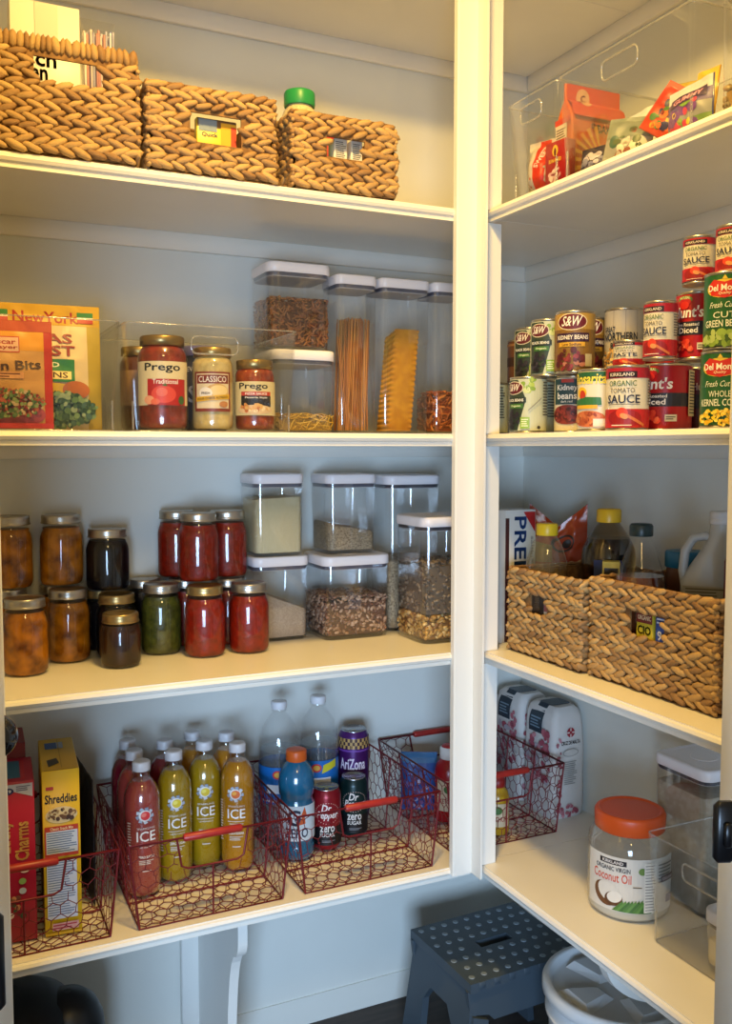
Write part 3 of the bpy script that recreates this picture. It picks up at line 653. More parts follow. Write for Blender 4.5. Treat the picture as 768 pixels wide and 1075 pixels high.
def prego(sub, subc, style):
    def f(L, r, h, v0, v1):
        w = r*1.8; H_ = v1-v0; L.text('Prego', 0, v1-H_*.155, w*.82, H_*.23, '161418', bold=.03)
        if style:
            L.rect(-w*.34, v0+H_*.58, w*.5, v0+H_*.70, 'b8321e'); L.text('PIZZA SAUCE', w*.08, v0+H_*.64, w*.6, H_*.07, 'f0e8dc'); L.rect(-w*.34, v0+H_*.25, w*.5, v0+H_*.58, '1a1614'); L.text('Pizzeria Style', w*.08, v0+H_*.52, w*.6, H_*.06, 'f0e8dc')
            L.oval(w*.05, v0+H_*.17, w*.5, H_*.14, 'd8b88a'); L.blobs(w*.05, v0+H_*.22, w*.4, H_*.1, 24, w*.06, ['d8a860', 'e8d0a0', 'b86a38', 'c88a48'], 2)
        else:
            L.rect(-w*.34, v0+H_*.0, w*.55, v0+H_*.60, 'b01e1e'); L.text('Traditional', w*.06, v0+H_*.54, w*.56, H_*.11, 'f4ece0', bold=.01)
            L.oval(w*.02, v0+H_*.25, w*.27, H_*.2, 'd8483a'); L.oval(-w*.02, v0+H_*.3, w*.12, H_*.1, 'e06a58'); L.poly([(-w*.02, v0+H_*.44), (w*.06, v0+H_*.5), (w*.1, v0+H_*.43)], '4a6a2a')
            L.oval(-w*.3, v0+H_*.12, w*.12, H_*.1, 'e8a078'); L.oval(-w*.16, v0+H_*.08, w*.1, H_*.07, 'e06a4a'); L.oval(w*.42, v0+H_*.12, w*.08, H_*.1, '3c5c28')
    return f
def clas(L, r, h, v0, v1):
    w = r*1.8; H_ = v1-v0
    L.rect(-w*.45, v0+H_*.08, w*.45, v1-H_*.05, 'dcc9a0'); L.rect(-w*.43, v1-H_*.30, w*.43, v1-H_*.08, '7a2a20'); L.text('CLASSICO', 0, v1-H_*.19, w*.74, H_*.15, 'f0e6d4', bold=.01)
    L.oval(w*.12, v0+H_*.5, w*.3, H_*.2, 'c8a058'); L.oval(w*.16, v0+H_*.52, w*.24, H_*.14, 'e4c98a'); L.oval(-w*.18, v0+H_*.46, w*.17, H_*.15, 'e8e0d0'); L.text('FRESH', -w*.18, v0+H_*.46, w*.22, H_*.06, '3a2c24')
    L.poly([(-w*.45, v0+H_*.24), (w*.45, v0+H_*.32), (w*.45, v0+H_*.44), (-w*.45, v0+H_*.36)], 'd8a828'); L.text('FOUR CHEESE ALFREDO', 0, v0+H_*.34, w*.8, H_*.06, '4a2c10', rot=5); L.oval(w*.28, v0+H_*.18, w*.12, H_*.08, 'b87a48')
sauce('large jar of red traditional tomato sauce at the left of the three', (.412, 1.782, S3+.004), .0475, .178, SAU, GOLD, prego('', '', 0), 'dccb9c', .046, .128, .058)
sauce('pale cream coloured sauce jar between the two red sauce jars', (.508, 1.775, S3+.004), .041, .160, ALF, GOLD, clas, '7e3024', .036, .112, .038)
sauce('smaller jar of red pizza sauce at the right of the bin', (.594, 1.775, S3+.004), .0405, .140, PIZ, GOLD, prego('', '', 1), 'd8c690', .030, .096, .056, -4)
t = thing('grated_cheese_tub', 'dark blue tub with a purple lid behind the cream sauce jar', 'tub', (.520, 1.885, S3+.004), face((.52, 1.885)))
b = MB(); b.lathe([(.044, 0), (.046, .003), (.048, .150), (.048, .155)], C('2c3040'), 32); b.build('tub', t)
b = MB(); b.lathe([(.051, .152), (.052, .156), (.052, .168), (.050, .172), (.03, .173)], C('5c5a8c'), 32); b.build('lid', t)
L = Lab(cylmap(.048), .006); L.rect(-.05, .02, .05, .14, '3a3c54'); L.text('S', -.022, .075, .02, .035, 'd0d0d8'); L.text('EVER', -.02, .125, .03, .01, 'c8c8d0'); L.build('label', t)
sauce('brown sauce jar at the back left of the acrylic bin, half hidden', (.394, 1.900, S3+.004), .042, .168, mat('dark_sauce', '5c3020', .4), GOLD, lambda L, r, h, v0, v1: None, '8c6a4a', .05, .12, .05)
# ================================================================== THIRD SHELF, LEFT: dry goods
PEN = [C('8a5228'), C('a0683a'), C('6e3e1c'), C('946034')]
NOO = [C('c09a38'), C('cfae50'), C('a8842c')]
def sizeof(xl, xr, Y, z=1.5):
    a_ = onY(xl, 500, Y); b_ = onY(xr, 500, Y); return (a_.x+b_.x)/2, b_.x-a_.x
cx, w_ = .690, .147
o1 = oxo('wide clear container with a shallow layer of yellow egg noodles', (.745, 1.952, S3), .148, .15, .182)
scatter_box(o1, .148, .15, .042, NOO, 'egg_noodles', 420, .03, .0016, 3, core=C('a8842c'))
o2 = oxo('clear container of brown twisted pasta stacked above the noodle container', (.740, 1.958, S3+.1825), .148, .13, .187)
scatter_box(o2, .148, .13, .112, PEN, 'rotini_pasta', 1300, .012, .0021, 5, core=C('5e3418'))
o3 = oxo('tall narrow clear container of long brown spaghetti', (.870, 1.93, S3), .100, .10, .352)
R = random.Random(5); b = MB(); sp = [C('b0702e'), C('c88a42'), C('94581f')]
for i in range(150):
    x, y = R.uniform(-.024, .036), R.uniform(-.034, .034); x2, y2 = x*.9+R.uniform(-.004, .010), y+R.uniform(-.006, .006)
    b.tube([(x-.004, y, .010), (x2, y2, .258+R.uniform(-.004, .004))], .0012, R.choice(sp), 4)
for x in (-.034, -.03): b.tube([(x+.012, -.03, .01), (x-.003, -.02, .22)], .0012, sp[0], 4)
q = b.build('spaghetti', o3); q['kind'] = 'stuff'
o4 = oxo('tall clear container holding upright ruffled lasagna sheets', (.991, 1.93, S3), .128, .10, .352)
LAS = mat('lasagna', 'c8901e', .45, c2='b87e18', ns=40)
for i in range(8):
    b = MB(); yy = -.028+.0075*i; tl = .085+.004*(i % 3)
    def fn(a_, c, sgn=1):
        u = (a_-.5)*.062; e = max(0, abs(u)-.022)/.009
        return ((u+tl*(c*.24)-.008)*1.0, yy+e*.0028*math.sin(c*120), .010+c*(.232-.002*i))
    b.grid(fn, 12, 90, LAS); b.build('lasagna_sheet', o4)
o5 = oxo('clear container of orange brown pasta half hidden behind the white post', (1.112, 1.93, S3), .100, .10, .352)
scatter_box(o5, .098, .10, .10, [C('b8642a'), C('cc8040'), C('944a1c')], 'short_pasta', 300, .022, .003, 8, core=C('8a4420'))
# ================================================================== FOURTH SHELF, LEFT: preserves
PEA = mat('peaches', 'b06f08', .4, c2='5c3004', ns=34, nr=(.38, .68), spec=.25, bump=.5, bs=30)
RED = mat('tomato_preserve', '8a1a06', .4, c2='5c0f04', ns=90, nr=(.3, .75), spec=.25, bump=.3, bs=90)
BLU = mat('blueberry_preserve', '0a070c', .4, spec=.2); BRN = mat('apple_butter', '321808', .4, c2='200e06', ns=40, spec=.2)
GRN = mat('green_pickle', '58581c', .4, c2='2c3010', ns=70, nr=(.35, .7), spec=.25, bump=.5, bs=70)
h1 = .149; up_ = S4+h1+.0003
jar('jar of amber peach slices at front left, nearest the door frame, silver lid', (.162, 1.885, S4), PEA, h1, lumps=1.1)
jar('jar of amber peach slices second from left on the shelf board', (.2535, 1.968, S4), PEA, h1, lumps=2.2)
jar('lower peach jar behind the front left peach jar, mostly hidden', (.142, 2.032, S4), PEA, h1, lumps=3.1)
jar('lower peach jar at the back beneath the second stacked peach jar', (.238, 2.063-.004, S4), PEA, .1485, .034, lumps=3.1)
jar('peach jar stacked on top at the far left edge', (.150, 2.020, up_), PEA, h1, lumps=4.2)
jar('peach jar stacked on top, beside the dark berry jar', (.2495, 2.026, up_), PEA, h1, .046, lumps=5.2)
jar('small squat jar of dark brown butter with a gold lid, front centre', (.341, 1.872, S4), BRN, .108, .0415, lidm=GOLD)
jar('dark filled jar directly behind the small squat jar', (.350, 1.962, S4), BLU, .133, .0435, lidm=GOLD)
jar('black berry jar stacked on top, left of the red jars', (.3435, 2.022, S4+.1335), BLU, .132, .047)
jar('lower dark jar beneath the stacked black berry jar', (.333, 2.052, S4), BLU, .133, .041, lidm=GOLD)
jar('jar of chopped green pickle beside the lower red jars', (.4435, 1.962, S4), GRN, h1, .0445)
jar('dark jar behind the green pickle jar showing only its lid', (.425, 2.0515, S4), BLU, h1, .041)
r1 = jar('lower red tomato jar at the front, next to the green pickle jar', (.5205, 1.896, S4), RED, h1, .0445, lidm=GOLD, group='red tomato jars')
jar('lower red tomato jar at the front, next to the clear containers', (.617, 1.894, S4), RED, h1, .0445, group='red tomato jars')
jar('lower red jar at the back, under the right stacked red jar', (.600, 1.992, S4), RED, h1, .0445, group='red tomato jars')
jar('lower red jar at the back, under the front stacked red jar', (.512, 2.020, S4), RED, h1, .0445, group='red tomato jars')
jar('front red tomato jar of the three stacked on top', (.525, 1.957, up_), RED, h1, .0445, group='red tomato jars')
jar('right red tomato jar of the three stacked on top', (.604, 2.002, up_), RED, h1, .0445, group='red tomato jars')
jar('left rear red tomato jar of the three stacked on top, partly hidden', (.500, 2.0475, up_), RED, h1, .0445, group='red tomato jars')
# ================================================================== FOURTH SHELF: dry goods
RICE = mat('white_rice', 'dccfa6', .6, c2='cbbc8e', ns=500, bump=.3, bs=500)
SEED = mat('seed_mix', 'b8a688', .6, c2='6e5c44', ns=420, voro=1, nr=(0, 1)); FLO = mat('whole_flour', 'b8a590', .9, c2='a89480', ns=300, bump=.2, bs=300)
OATS = mat('rolled_oats', 'b8a688', .7, c2='7c6a50', ns=260, voro=1, nr=(0, 1))
cb1 = (.730, 1.99)
o = oxo('clear container of tan flour, lower left of the four stacked', (.718, 2.020, S4), .134, .130, .192); fill_slab(o, .134, .130, .092, FLO, 'flour', -.05, 2)
o = oxo('clear container of white rice stacked above the flour container', (.715, 2.022, S4+.1925), .122, .12, .186); fill_slab(o, .122, .12, .132, RICE, 'rice', .005, 3)
o = oxo('wide clear container of brown pecan pieces, lower right of the four stacked', (.8825, 1.978, S4), .170, .15, .192)
scatter_box(o, .170, .15, .098, [C('8c6248'), C('a88468'), C('6a4430'), C('c0a088')], 'pecan_pieces', 1300, .0055, .0038, 4, core=C('5c3c2a'), lumps=True, slope=-.01)
o = oxo('clear container of speckled grain stacked above the pecan container', (.888, 2.005, S4+.1925), .128, .12, .184); fill_slab(o, .128, .12, .060, SEED, 'grain', -.022, 5, amp=.006)
o = oxo('tallest clear container with pale oats, behind the granola container', (1.050, 2.015, S4), .150, .145, .372, seal=mat('gasket_navy', '23263a', .4)); fill_slab(o, .150, .145, .17, OATS, 'oats', 0, 6, amp=.01)
o = oxo('clear container of golden granola next to the white post', (1.056, 1.848, S4), .155, .15, .284, seal=mat('gasket_navy', '23263a', .4))
scatter_box(o, .155, .15, .060, [C('b0843c'), C('c89a50'), C('8a5e28'), C('d8b878')], 'granola', 900, .0065, .005, 7, core=C('7a5426'), lumps=True)
scatter_box(o, .155, .15, .18, [C('7a6a58'), C('8c7c68'), C('5c4c3c')], 'dried_flakes', 500, .006, .004, 17, core=C('6a5c4c'), lumps=True, z0=.066)
# ================================================================== FIFTH SHELF, LEFT: wire baskets
def hexnet(b, P00, P10, P11, P01, cell=.027, r=.0009, jit=.08, seed=0):
    P00, P10, P11, P01 = map(Vector, (P00, P10, P11, P01)); W_ = ((P10-P00).length+(P11-P01).length)/2; H_ = ((P01-P00).length+(P11-P10).length)/2
    s = cell/math.sqrt(3); R = random.Random(seed); J = {}
    def pt(x, y):
        k = (round(x*1e4), round(y*1e4))
        if k not in J: J[k] = (x+R.uniform(-1, 1)*cell*jit, y+R.uniform(-1, 1)*cell*jit)
        return J[k]
    def M(p):
        u, v = p[0]/W_, p[1]/H_; return (P00*(1-u)+P10*u)*(1-v)+(P01*(1-u)+P11*u)*v
    rows = int(H_/(1.5*s))+2; colsn = int(W_/cell)+2; done = set()
    for j in range(-1, rows):
        for i in range(-1, colsn):
            cx = i*cell+(cell/2 if j % 2 else 0); cy = j*1.5*s
            vs = [(cx+s*math.sin(PI/3*k), cy+s*math.cos(PI/3*k)) for k in range(6)]
            for k in range(6):
                a_, c = vs[k], vs[(k+1) % 6]; key = tuple(sorted(((round(a_[0]*1e4), round(a_[1]*1e4)), (round(c[0]*1e4), round(c[1]*1e4)))))
                if key in done: continue
                done.add(key); a_, c = pt(*a_), pt(*c)
                # clip to panel
                t0, t1 = 0., 1.; ok = True
                for d_, o_, lim in ((c[0]-a_[0], a_[0], W_), (c[1]-a_[1], a_[1], H_)):
                    if abs(d_) < 1e-9:
                        if o_ < 0 or o_ > lim: ok = False
                    else:
                        ta, tb = (0-o_)/d_, (lim-o_)/d_
                        if ta > tb: ta, tb = tb, ta
                        t0, t1 = max(t0, ta), min(t1, tb)
                if not ok or t1-t0 < .05: continue
                p = (a_[0]+(c[0]-a_[0])*t0, a_[1]+(c[1]-a_[1])*t0); q = (a_[0]+(c[0]-a_[0])*t1, a_[1]+(c[1]-a_[1])*t1)
                b.tube([M(p), M(q)], r, WIRE, 4)
def wirebasket(label, P, w, d, h, fl=.018, rz=0, seed=0):
    t = thing('wire_basket', label, 'basket', P, rz, 'red wire baskets'); z0 = .0022
    bt = [(-w/2, -d/2, z0), (w/2, -d/2, z0), (w/2, d/2, z0), (-w/2, d/2, z0)]
    tp = [(-w/2-fl, -d/2-fl*.2, h), (w/2+fl, -d/2-fl*.2, h), (w/2+fl, d/2+fl, h), (-w/2-fl, d/2+fl, h)]
    b = MB(); b.tube(bt, .0018, WIRE, 6, True); b.tube(tp, .0026, WIRE, 6, True)
    for k in range(4): b.tube([bt[k], tp[k]], .0022, WIRE, 6)
    L_ = lambda A, B, s: tuple(Vector(A)*(1-s)+Vector(B)*s)
    for (i, j) in ((0, 1), (2, 3)):
        for s in (.5,): b.tube([L_(bt[i], bt[j], s), L_(L_(bt[i], bt[j], s), L_(tp[i], tp[j], s), .62)], .0019, WIRE, 6)
        b.tube([L_(L_(bt[i], bt[j], .28), L_(tp[i], tp[j], .28), 1), L_(L_(bt[i], bt[j], .3), L_(tp[i], tp[j], .3), .66), L_(L_(bt[i], bt[j], .34), L_(tp[i], tp[j], .34), .62), L_(L_(bt[i], bt[j], .66), L_(tp[i], tp[j], .66), .62), L_(L_(bt[i], bt[j], .7), L_(tp[i], tp[j], .7), .66), L_(L_(bt[i], bt[j], .72), L_(tp[i], tp[j], .72), 1)], .0022, WIRE, 6)
    for (i, j) in ((1, 2), (3, 0)):
        for s in (.33, .67): b.tube([L_(bt[i], bt[j], s), L_(tp[i], tp[j], s)], .0019, WIRE, 6)
    for s in (.33, .67): b.tube([L_(bt[0], bt[3], s), L_(bt[1], bt[2], s)], .0019, WIRE, 6)
    b.build('frame', t)
    b = MB(); hexnet(b, bt[0], bt[1], bt[2], bt[3], seed=seed); b.build('netting', t)['kind'] = 'stuff'
    b = MB()
    for k, (i, j) in enumerate(((1, 2), (3, 0))): hexnet(b, bt[i], bt[j], tp[j], tp[i], seed=seed+k+1)
    # front and back nets leave the grip opening free
    for k, (i, j) in enumerate(((0, 1), (2, 3))):
        m0, m1 = L_(bt[i], tp[i], .62), L_(bt[j], tp[j], .62)
        hexnet(b, bt[i], bt[j], m1, m0, seed=seed+k+5)
        hexnet(b, m0, L_(m0, m1, .28), L_(tp[i], tp[j], .28), tp[i], seed=seed+7); hexnet(b, L_(m0, m1, .72), m1, tp[j], L_(tp[i], tp[j], .72), seed=seed+8)
    b.build('netting', t)['kind'] = 'stuff'
    for (i, j) in ((0, 1), (2, 3)):
        A, B = Vector(L_(tp[i], tp[j], .32)), Vector(L_(tp[i], tp[j], .68)); b = MB()
        b.tube([A, A+(B-A)*.03, B-(B-A)*.03, B], .0075, GRIP, 10, rads=[.006, .0078, .0078, .006]); b.build('grip', t)
    return t
ZB = S5+.0042
wirebasket('red wire basket holding the cereal boxes at far left', (.1325, 1.878, S5), .30, .335, .166, seed=1)
wirebasket('red wire basket holding the fruit coloured sparkling drinks', (.4795, 1.878, S5), .286, .335, .166, seed=30)
wirebasket('red wire basket holding the soda bottles and cans', (.8195, 1.878, S5), .295, .335, .166, seed=60)
wirebasket('red wire basket behind the white post, holding ketchup bottles', (1.181, 1.905, S5), .282, .325, .166, seed=90)
# cereal
def shred(L, w, h):
    L.text('Shreddies', 0, h*.83, w*.86, h*.055, '20243c', bold=.03); L.rect(-w*.4, h*.885, -w*.2, h*.905, 'b8403a')
    L.oval(0, h*.73, w*.43, h*.05, 'e0cfa0'); L.blobs(0, h*.73, w*.38, h*.04, 40, w*.06, ['4a3020', '6a4a2c', 'c8b088', '8a6a40'], 3)
    L.rect(-w*.46, h*.48, w*.44, h*.665, 'b83a1c'); L.text('Classic Snack Mix', 0, h*.65, w*.62, h*.018, 'f0d8b0'); L.rect(-w*.42, h*.50, w*.42, h*.635, 'c8d4e6'); L.fine(-w*.4, h*.505, w*.4, h*.63, 9, '6078a0', 3)
    L.rect(-w*.42, h*.1, w*.38, h*.465, 'c4d0e8'); L.fine(-w*.4, h*.12, w*.36, h*.45, 22, '6c82ac', 4); L.rect(-w*.3, h*.03, w*.4, h*.075, 'c89aa0'); L.fine(-w*.28, h*.035, w*.38, h*.07, 2, 'a03048')
    L.rect(-w/2, 0, w/2, h*.02, 'c8a21a')
s_ = carton('cereal_box', 'yellow cereal box standing in the red wire basket', 'cereal box', (.2125, 1.853, ZB), .066, .20, .312, 'd8b218', shred, rz=-.07, group='cereal boxes')
L = Lab(lambda u, v, o: (u, v, .312+o)); L.rect(-.029, -.099, .029, -.096, 'b08a10'); L.rect(-.022, .03, .0, .07, '2c5a9a'); L.rect(0, .03, .012, .07, '98a8b8'); L.poly([(-.02, -.08), (.0, -.06), (-.004, -.03), (-.022, -.04)], '3a3424'); L.rect(.002, -.09, .0035, .09, 'b8940f'); L.build('flap_print', s_)
def lucky(L, w, h):
    L.poly([(-w*.5, h*.985), (w*.46, h*.985), (w*.46, h*.90)], 'c4c8e0'); L.oval(-w*.12, h*.945, w*.12, h*.02, '24286a'); L.text('19', -w*.12, h*.945, w*.12, h*.02, 'e8e8f0'); L.fine(w*.06, h*.94, w*.42, h*.975, 3, '5a5e8a')
    L.text('Lucky', -w*.2, h*.665, h*.20, w*.34, 'e8c880', rot=90, bold=.05); L.text('Charms', w*.17, h*.63, h*.24, w*.34, 'e8c070', rot=90, bold=.05)
    L.oval(-w*.1, h*.47, w*.1, h*.018, 'dc9ab8'); L.oval(w*.22, h*.45, w*.12, h*.02, 'd8c0c8'); L.oval(w*.16, h*.38, w*.09, h*.02, '8ab06a'); L.oval(w*.16, h*.32, w*.09, h*.02, 'a8b8d8'); L.blobs(-w*.1, h*.2, w*.3, h*.12, 24, w*.07, ['6a3a34', 'c89070', '38503a', 'e0c8c0'], 4)
s_ = carton('cereal_box', 'crimson cereal box with sideways yellow lettering beside the left door frame', 'cereal box', (.1285, 1.828, ZB), .070, .14, .300, 'a81038', lucky, rz=-.06, group='cereal boxes')
L = Lab(lambda u, v, o: (u, v, .300+o)); L.rect(-.01, -.05, .012, .05, '2c6a94'); L.rect(.014, -.06, .02, .05, 'b82a3a'); L.build('flap_print', s_)
carton('cereal_box', 'dark red snack box behind the crimson cereal box', 'cereal box', (.136, 1.966, ZB), .05, .11, .325, '8a1626', lambda L, w, h: L.text('K', .005, h*.88, w*.3, h*.06, 'd0a030'), rz=-.04, group='cereal boxes')
# black bag of something between cereal and drinks
pouch('snack_bag', 'black bag standing between the yellow cereal box and the drinks basket', 'bag', (.2705, 1.925, ZB), .18, .255, .022, '0b0b14', None, rz=PI/2+.05, tilt=(0, 0), seed=33, rough=.5)
# sparkling drinks
PET = clear('bottle_plastic', (.97, .97, .97), .05, .6, .05, 3)
def liquid(name, c, c2): return mat(name, c, .25, c2=c2, ns=10, coat=.6)
LQ = {'pink': liquid('pink_drink', 'a84a40', '983a34'), 'orange': liquid('mango_drink', 'b87e14', 'a8700e'), 'yellow': liquid('lemon_drink', 'a88814', '96780e'), 'red': liquid('cherry_drink', '7c1c2c', '6c1424')}
ICEM = {}
CAPT = mat('cap_translucent', 'c8c8cc', .4)
def ice(label, P, kind, deg=0):
    P = (P[0], P[1], ZB); t = thing('drink_bottle', label, 'bottle', P, face(P, deg), 'sparkling fruit drink bottles'); r = .0365
    if kind not in ICEM:
        lob = lambda a_, z: 1-(.10*max(0, 1-z/.022))*(.5+.5*math.cos(5*a_))
        prof = [(.018, .001), (.028, .0), (.0345, .006), (.0365, .022), (.0365, .170), (.0363, .192), (.0345, .208), (.0285, .224), (.021, .235), (.0165, .241), (.0155, .25)]
        b = MB(); b.lathe(prof, PET, 40, True, False, lobes=lob); b.lathe([(.0155, .25), (.0185, .251), (.0185, .253), (.0155, .2535)], PET, 24, False, False)
        c = MB(); c.lathe([(max(q-.0012, .004), z+.001) for q, z in prof[:8]]+[(.018, .2345)], LQ[kind], 40, lobes=lob)
        e = MB(); e.lathe([(.0172, .254), (.0177, .255), (.0177, .270), (.0165, .2725), (.012, .273)], CAPT, 30, lobes=lambda a_, z: 1+.02*math.cos(a_*24))
        L = Lab(cylmap(r+.0006), .005)
        fc = {'pink': ('d83a3c', 'e87a6a'), 'orange': ('d86a28', 'e8a840'), 'yellow': ('d8c030', 'e8dc60'), 'red': ('8c1830', 'b83050')}[kind]
        for k in range(9): an = k*40; L.poly([(math.cos(math.radians(an+dd))*rr_, .172+math.sin(math.radians(an+dd))*rr_*.95) for dd, rr_ in ((0, .010), (28, .0185), (52, .0165), (40, .010))], ('c8ccd4', '8e98ac', 'a8b0c0')[k % 3])
        L.oval(0, .172, .0115, .0115, 'e0e0e0'); L.oval(.001, .172, .009, .009, fc[0]); L.oval(-.002, .174, .005, .004, fc[1], 20)
        L.text('SPARKLING', .002, .146, .034, .0042, 'e8e4e0', bold=0); L.text('ICE', .002, .130, .036, .021, 'f0ece8', bold=.01)
        L.rect(-.016, .113, .018, .1142, 'd8d0c8'); L.text('PINK GRAPEFRUIT' if kind == 'pink' else 'ORANGE MANGO' if kind == 'orange' else 'LEMONADE', .002, .108, .028, .003, 'e0dcd4', bold=0)
        L.text('ZERO SUGAR', .002, .088, .03, .0055, 'e8e4dc', bold=.02); L.fine(-.012, .072, .016, .082, 3, 'd8d0c4'); L.rect(-.006, .058, .010, .060, 'd8d0c8')
        L.fine(-.034, .07, -.026, .16, 16, 'd0b8a8', 3)
        ICEM[kind] = (b.mesh('bottle_body'), c.mesh('drink'), e.mesh('cap'), L.b.mesh('label'))
    m = ICEM[kind]; link('drink', m[1], t); link('bottle_body', m[0], t); link('cap', m[2], t); link('label', m[3], t); return t
ice('frontmost pink sparkling drink bottle in the wire basket', (.3745, 1.858), 'pink', 8)
ice('pink sparkling drink bottle second from the front in its column', (.375, 1.934), 'pink', 25)
ice('red sparkling drink bottle third from the front in the left column', (.376, 2.009), 'red', 60)
ice('yellow lemon drink bottle beside the frontmost pink bottle', (.4495, 1.895), 'yellow', 6)
ice('dark red drink bottle behind the front yellow bottle', (.449, 1.975), 'red', 30)
ice('yellow lemon drink bottle in the middle of the drinks basket', (.5255, 1.932), 'yellow', 0)
ice('orange mango drink bottle nearest the soda basket', (.586, 1.888), 'orange', -8)
ice('golden drink bottle behind the orange mango bottle', (.5865, 1.972), 'orange', 40)
ice('golden drink bottle at the back behind the middle yellow bottle', (.519, 2.009), 'orange', 50)
# soda bottles
BLUE = C('1a66b4', .3)
def soda(label, P):
    P = (P[0], P[1], ZB); t = thing('soda_bottle', label, 'bottle', P, face(P), 'large clear soda bottles'); r = .047
    prof = [(.02, .001), (.036, 0), (.044, .008), (r, .028), (r, .17), (.047, .215), (.0452, .240), (.0385, .265), (.026, .284), (.0165, .295), (.0155, .305)]
    b = MB(); lob = lambda a_, z: 1-(.12*max(0, 1-z/.03))*(.5+.5*math.cos(5*a_)); b.lathe(prof, PET, 44, True, False, lobes=lob); b.lathe([(.0155, .3), (.0195, .301), (.0195, .303), (.0155, .304)], PET, 24, False, False); b.build('bottle_body', t)
    b = MB(); wt = clear('soda_water', (.80, .84, .86), .05, .35, .08, 3, .12, (.6, .66, .7)); b.lathe([(max(q-.0015, .004), z+.002) for q, z in prof if z < .21]+[(.0445, .212)], wt, 40, lobes=lob); b.build('soda', t)
    b = MB(); b.lathe([(.0175, .305), (.0182, .306), (.0182, .320), (.017, .3225), (.012, .323)], C('dcdce0'), 30, lobes=lambda a_, z: 1+.02*math.cos(a_*24)); b.build('cap', t)
    L = Lab(cylmap(r+.0005), .007); L.rect(-PI*r, .095, PI*r, .18, BLUE); L.oval(-.004, .163, .012, .010, 'c4302c'); L.oval(-.004, .163, .008, .006, 'd8a83a'); L.poly([(.008, .150), (.046, .162), (.046, .180), (.012, .170)], 'c8c02c'); L.rect(-.03, .12, .03, .14, 'e0e4ec'); L.rect(-.045, .1, .045, .104, 'e0e4ec')
    L.build('label', t); return t
soda('left of the two large clear soda bottles with white caps', (.719, 1.991))
soda('right of the two large clear soda bottles with white caps', (.8185, 1.9955))
P = (.7205, 1.885, ZB); t = thing('sports_drink_bottle', 'blue sports drink bottle with orange cap in front of soda', 'bottle', P, face(P))
prof = [(q*.93, z) for q, z in [(.03, 0), (.039, .003), (.042, .012), (.042, .03), (.039, .036), (.042, .044), (.042, .125), (.0385, .131), (.0385, .137), (.0425, .145), (.0435, .165), (.041, .185), (.033, .203), (.024, .212), (.021, .216)]]
b = MB(); b.lathe(prof, mat('blue_drink', '0e5f86', .2, c2='0a5578', ns=8, coat=.8), 40); b.build('bottle_body', t)
b = MB(); b.lathe([(.0215, .2155), (.0225, .217), (.0225, .237), (.021, .2395), (.015, .240)], C('c85a1c'), 32, lobes=lambda a_, z: 1+.02*math.cos(a_*28)); b.build('cap', t)
L = Lab(cylmap(.0393), .006); L.rect(-.122, .046, .122, .124, 'c4d4e0'); L.text('G', -.006, .098, .03, .036, '2a3550', bold=.05); L.poly([(.004, .082), (.014, .104), (.010, .104), (.018, .122), (.024, .1), (.018, .1), (.02, .084)], 'c05a30'); L.text('ZERO', 0, .064, .052, .022, '26304a', bold=.04); L.build('label', t)
def sodacan(label, P, r, h, col, deco, deg=0, group='drink cans', topc=None):
    P = (P[0], P[1], ZB); t = thing('drink_can', label, 'can', P, face(P, deg), group); b = MB()
    b.lathe([(r*.7, .003), (r*.76, 0), (r*.8, .001), (r*.97, .009), (r, .014), (r, h-.018), (r*.97, h-.013), (r*.83, h-.002)], mat('can_'+col, col, .3, .35), 40, True, False); b.build('can_body', t)
    b = MB(); b.lathe([(r*.83, h-.003), (r*.84, h), (r*.8, h+.0005), (r*.78, h-.003), (.001, h-.003)], mat('can_top', 'a8a8ac', .25, .95), 36, False, True)
    b.lathe([(.006, 0), (.0065, .0006), (.003, .0008)], CANM, 12, o=(0, -.006, h-.0028)); b.build('can_top', t)
    L = Lab(cylmap(r), r*.13); deco(L, r, h); L.build('print', t); return t
def drp(L, r, h):
    w = r*1.8; L.rect(-PI*r, .014, PI*r, h*.40, '0c0a10'); L.text('Dr', -w*.02, h*.715, w*.36, h*.12, 'e4dedc', bold=.02, shear=.2); L.text('Pepper', w*.02, h*.585, w*.80, h*.15, 'e4dedc', bold=.03, shear=.2)
    L.text('zero', 0, h*.37, w*.56, h*.10, 'e0dcd8', bold=.03); L.text('SUGAR', 0, h*.275, w*.56, h*.065, 'e0dcd8', bold=.03); L.fine(-w*.2, h*.15, w*.3, h*.19, 2, '8a8a90')
    for k in range(30): L.k -= 1; an = math.radians(12*k); L.oval(w*.46*math.cos(an), h*.63+h*.17*math.sin(an), .0011, .0011, 'd8b8b0', n=5)
sodacan('crimson zero sugar soda can beside the blue bottle', (.798, 1.899), .0332, .139, '8a1422', drp, 4)
sodacan('dark green zero sugar soda can in front of the purple can', (.8825, 1.935), .0332, .139, '0e2a2c', drp, 4)
def ari(L, r, h):
    w = r*1.8; L.rect(-PI*r, h*.82, PI*r, h*.93, 'b8945a')
    for i in range(-14, 14):
        for j in range(3):
            if (i+j) % 2: L.k -= 1; L.rect(i*r*.16, h*(.82+.036*j), (i+1)*r*.16, h*(.856+.036*j), '3a2430')
    L.k += 1; L.text('AriZona', 0, h*.66, w*.98, h*.12, 'e4dcf0', bold=.03); L.rect(-PI*r, h*.79, PI*r, h*.81, '6a3a9a'); L.rect(-w*.4, h*.42, w*.45, h*.56, '30104a'); L.oval(w*.25, h*.5, w*.16, h*.07, 'b0a090'); L.fine(-w*.35, h*.44, w*.05, h*.54, 3, 'b8a8c8'); L.rect(-PI*r, .02, PI*r, h*.3, '3a1450')
sodacan('tall purple drink can with a chequered top behind the dark green can', (.915, 2.006), .0365, .228, '4a1c66', ari, -4)
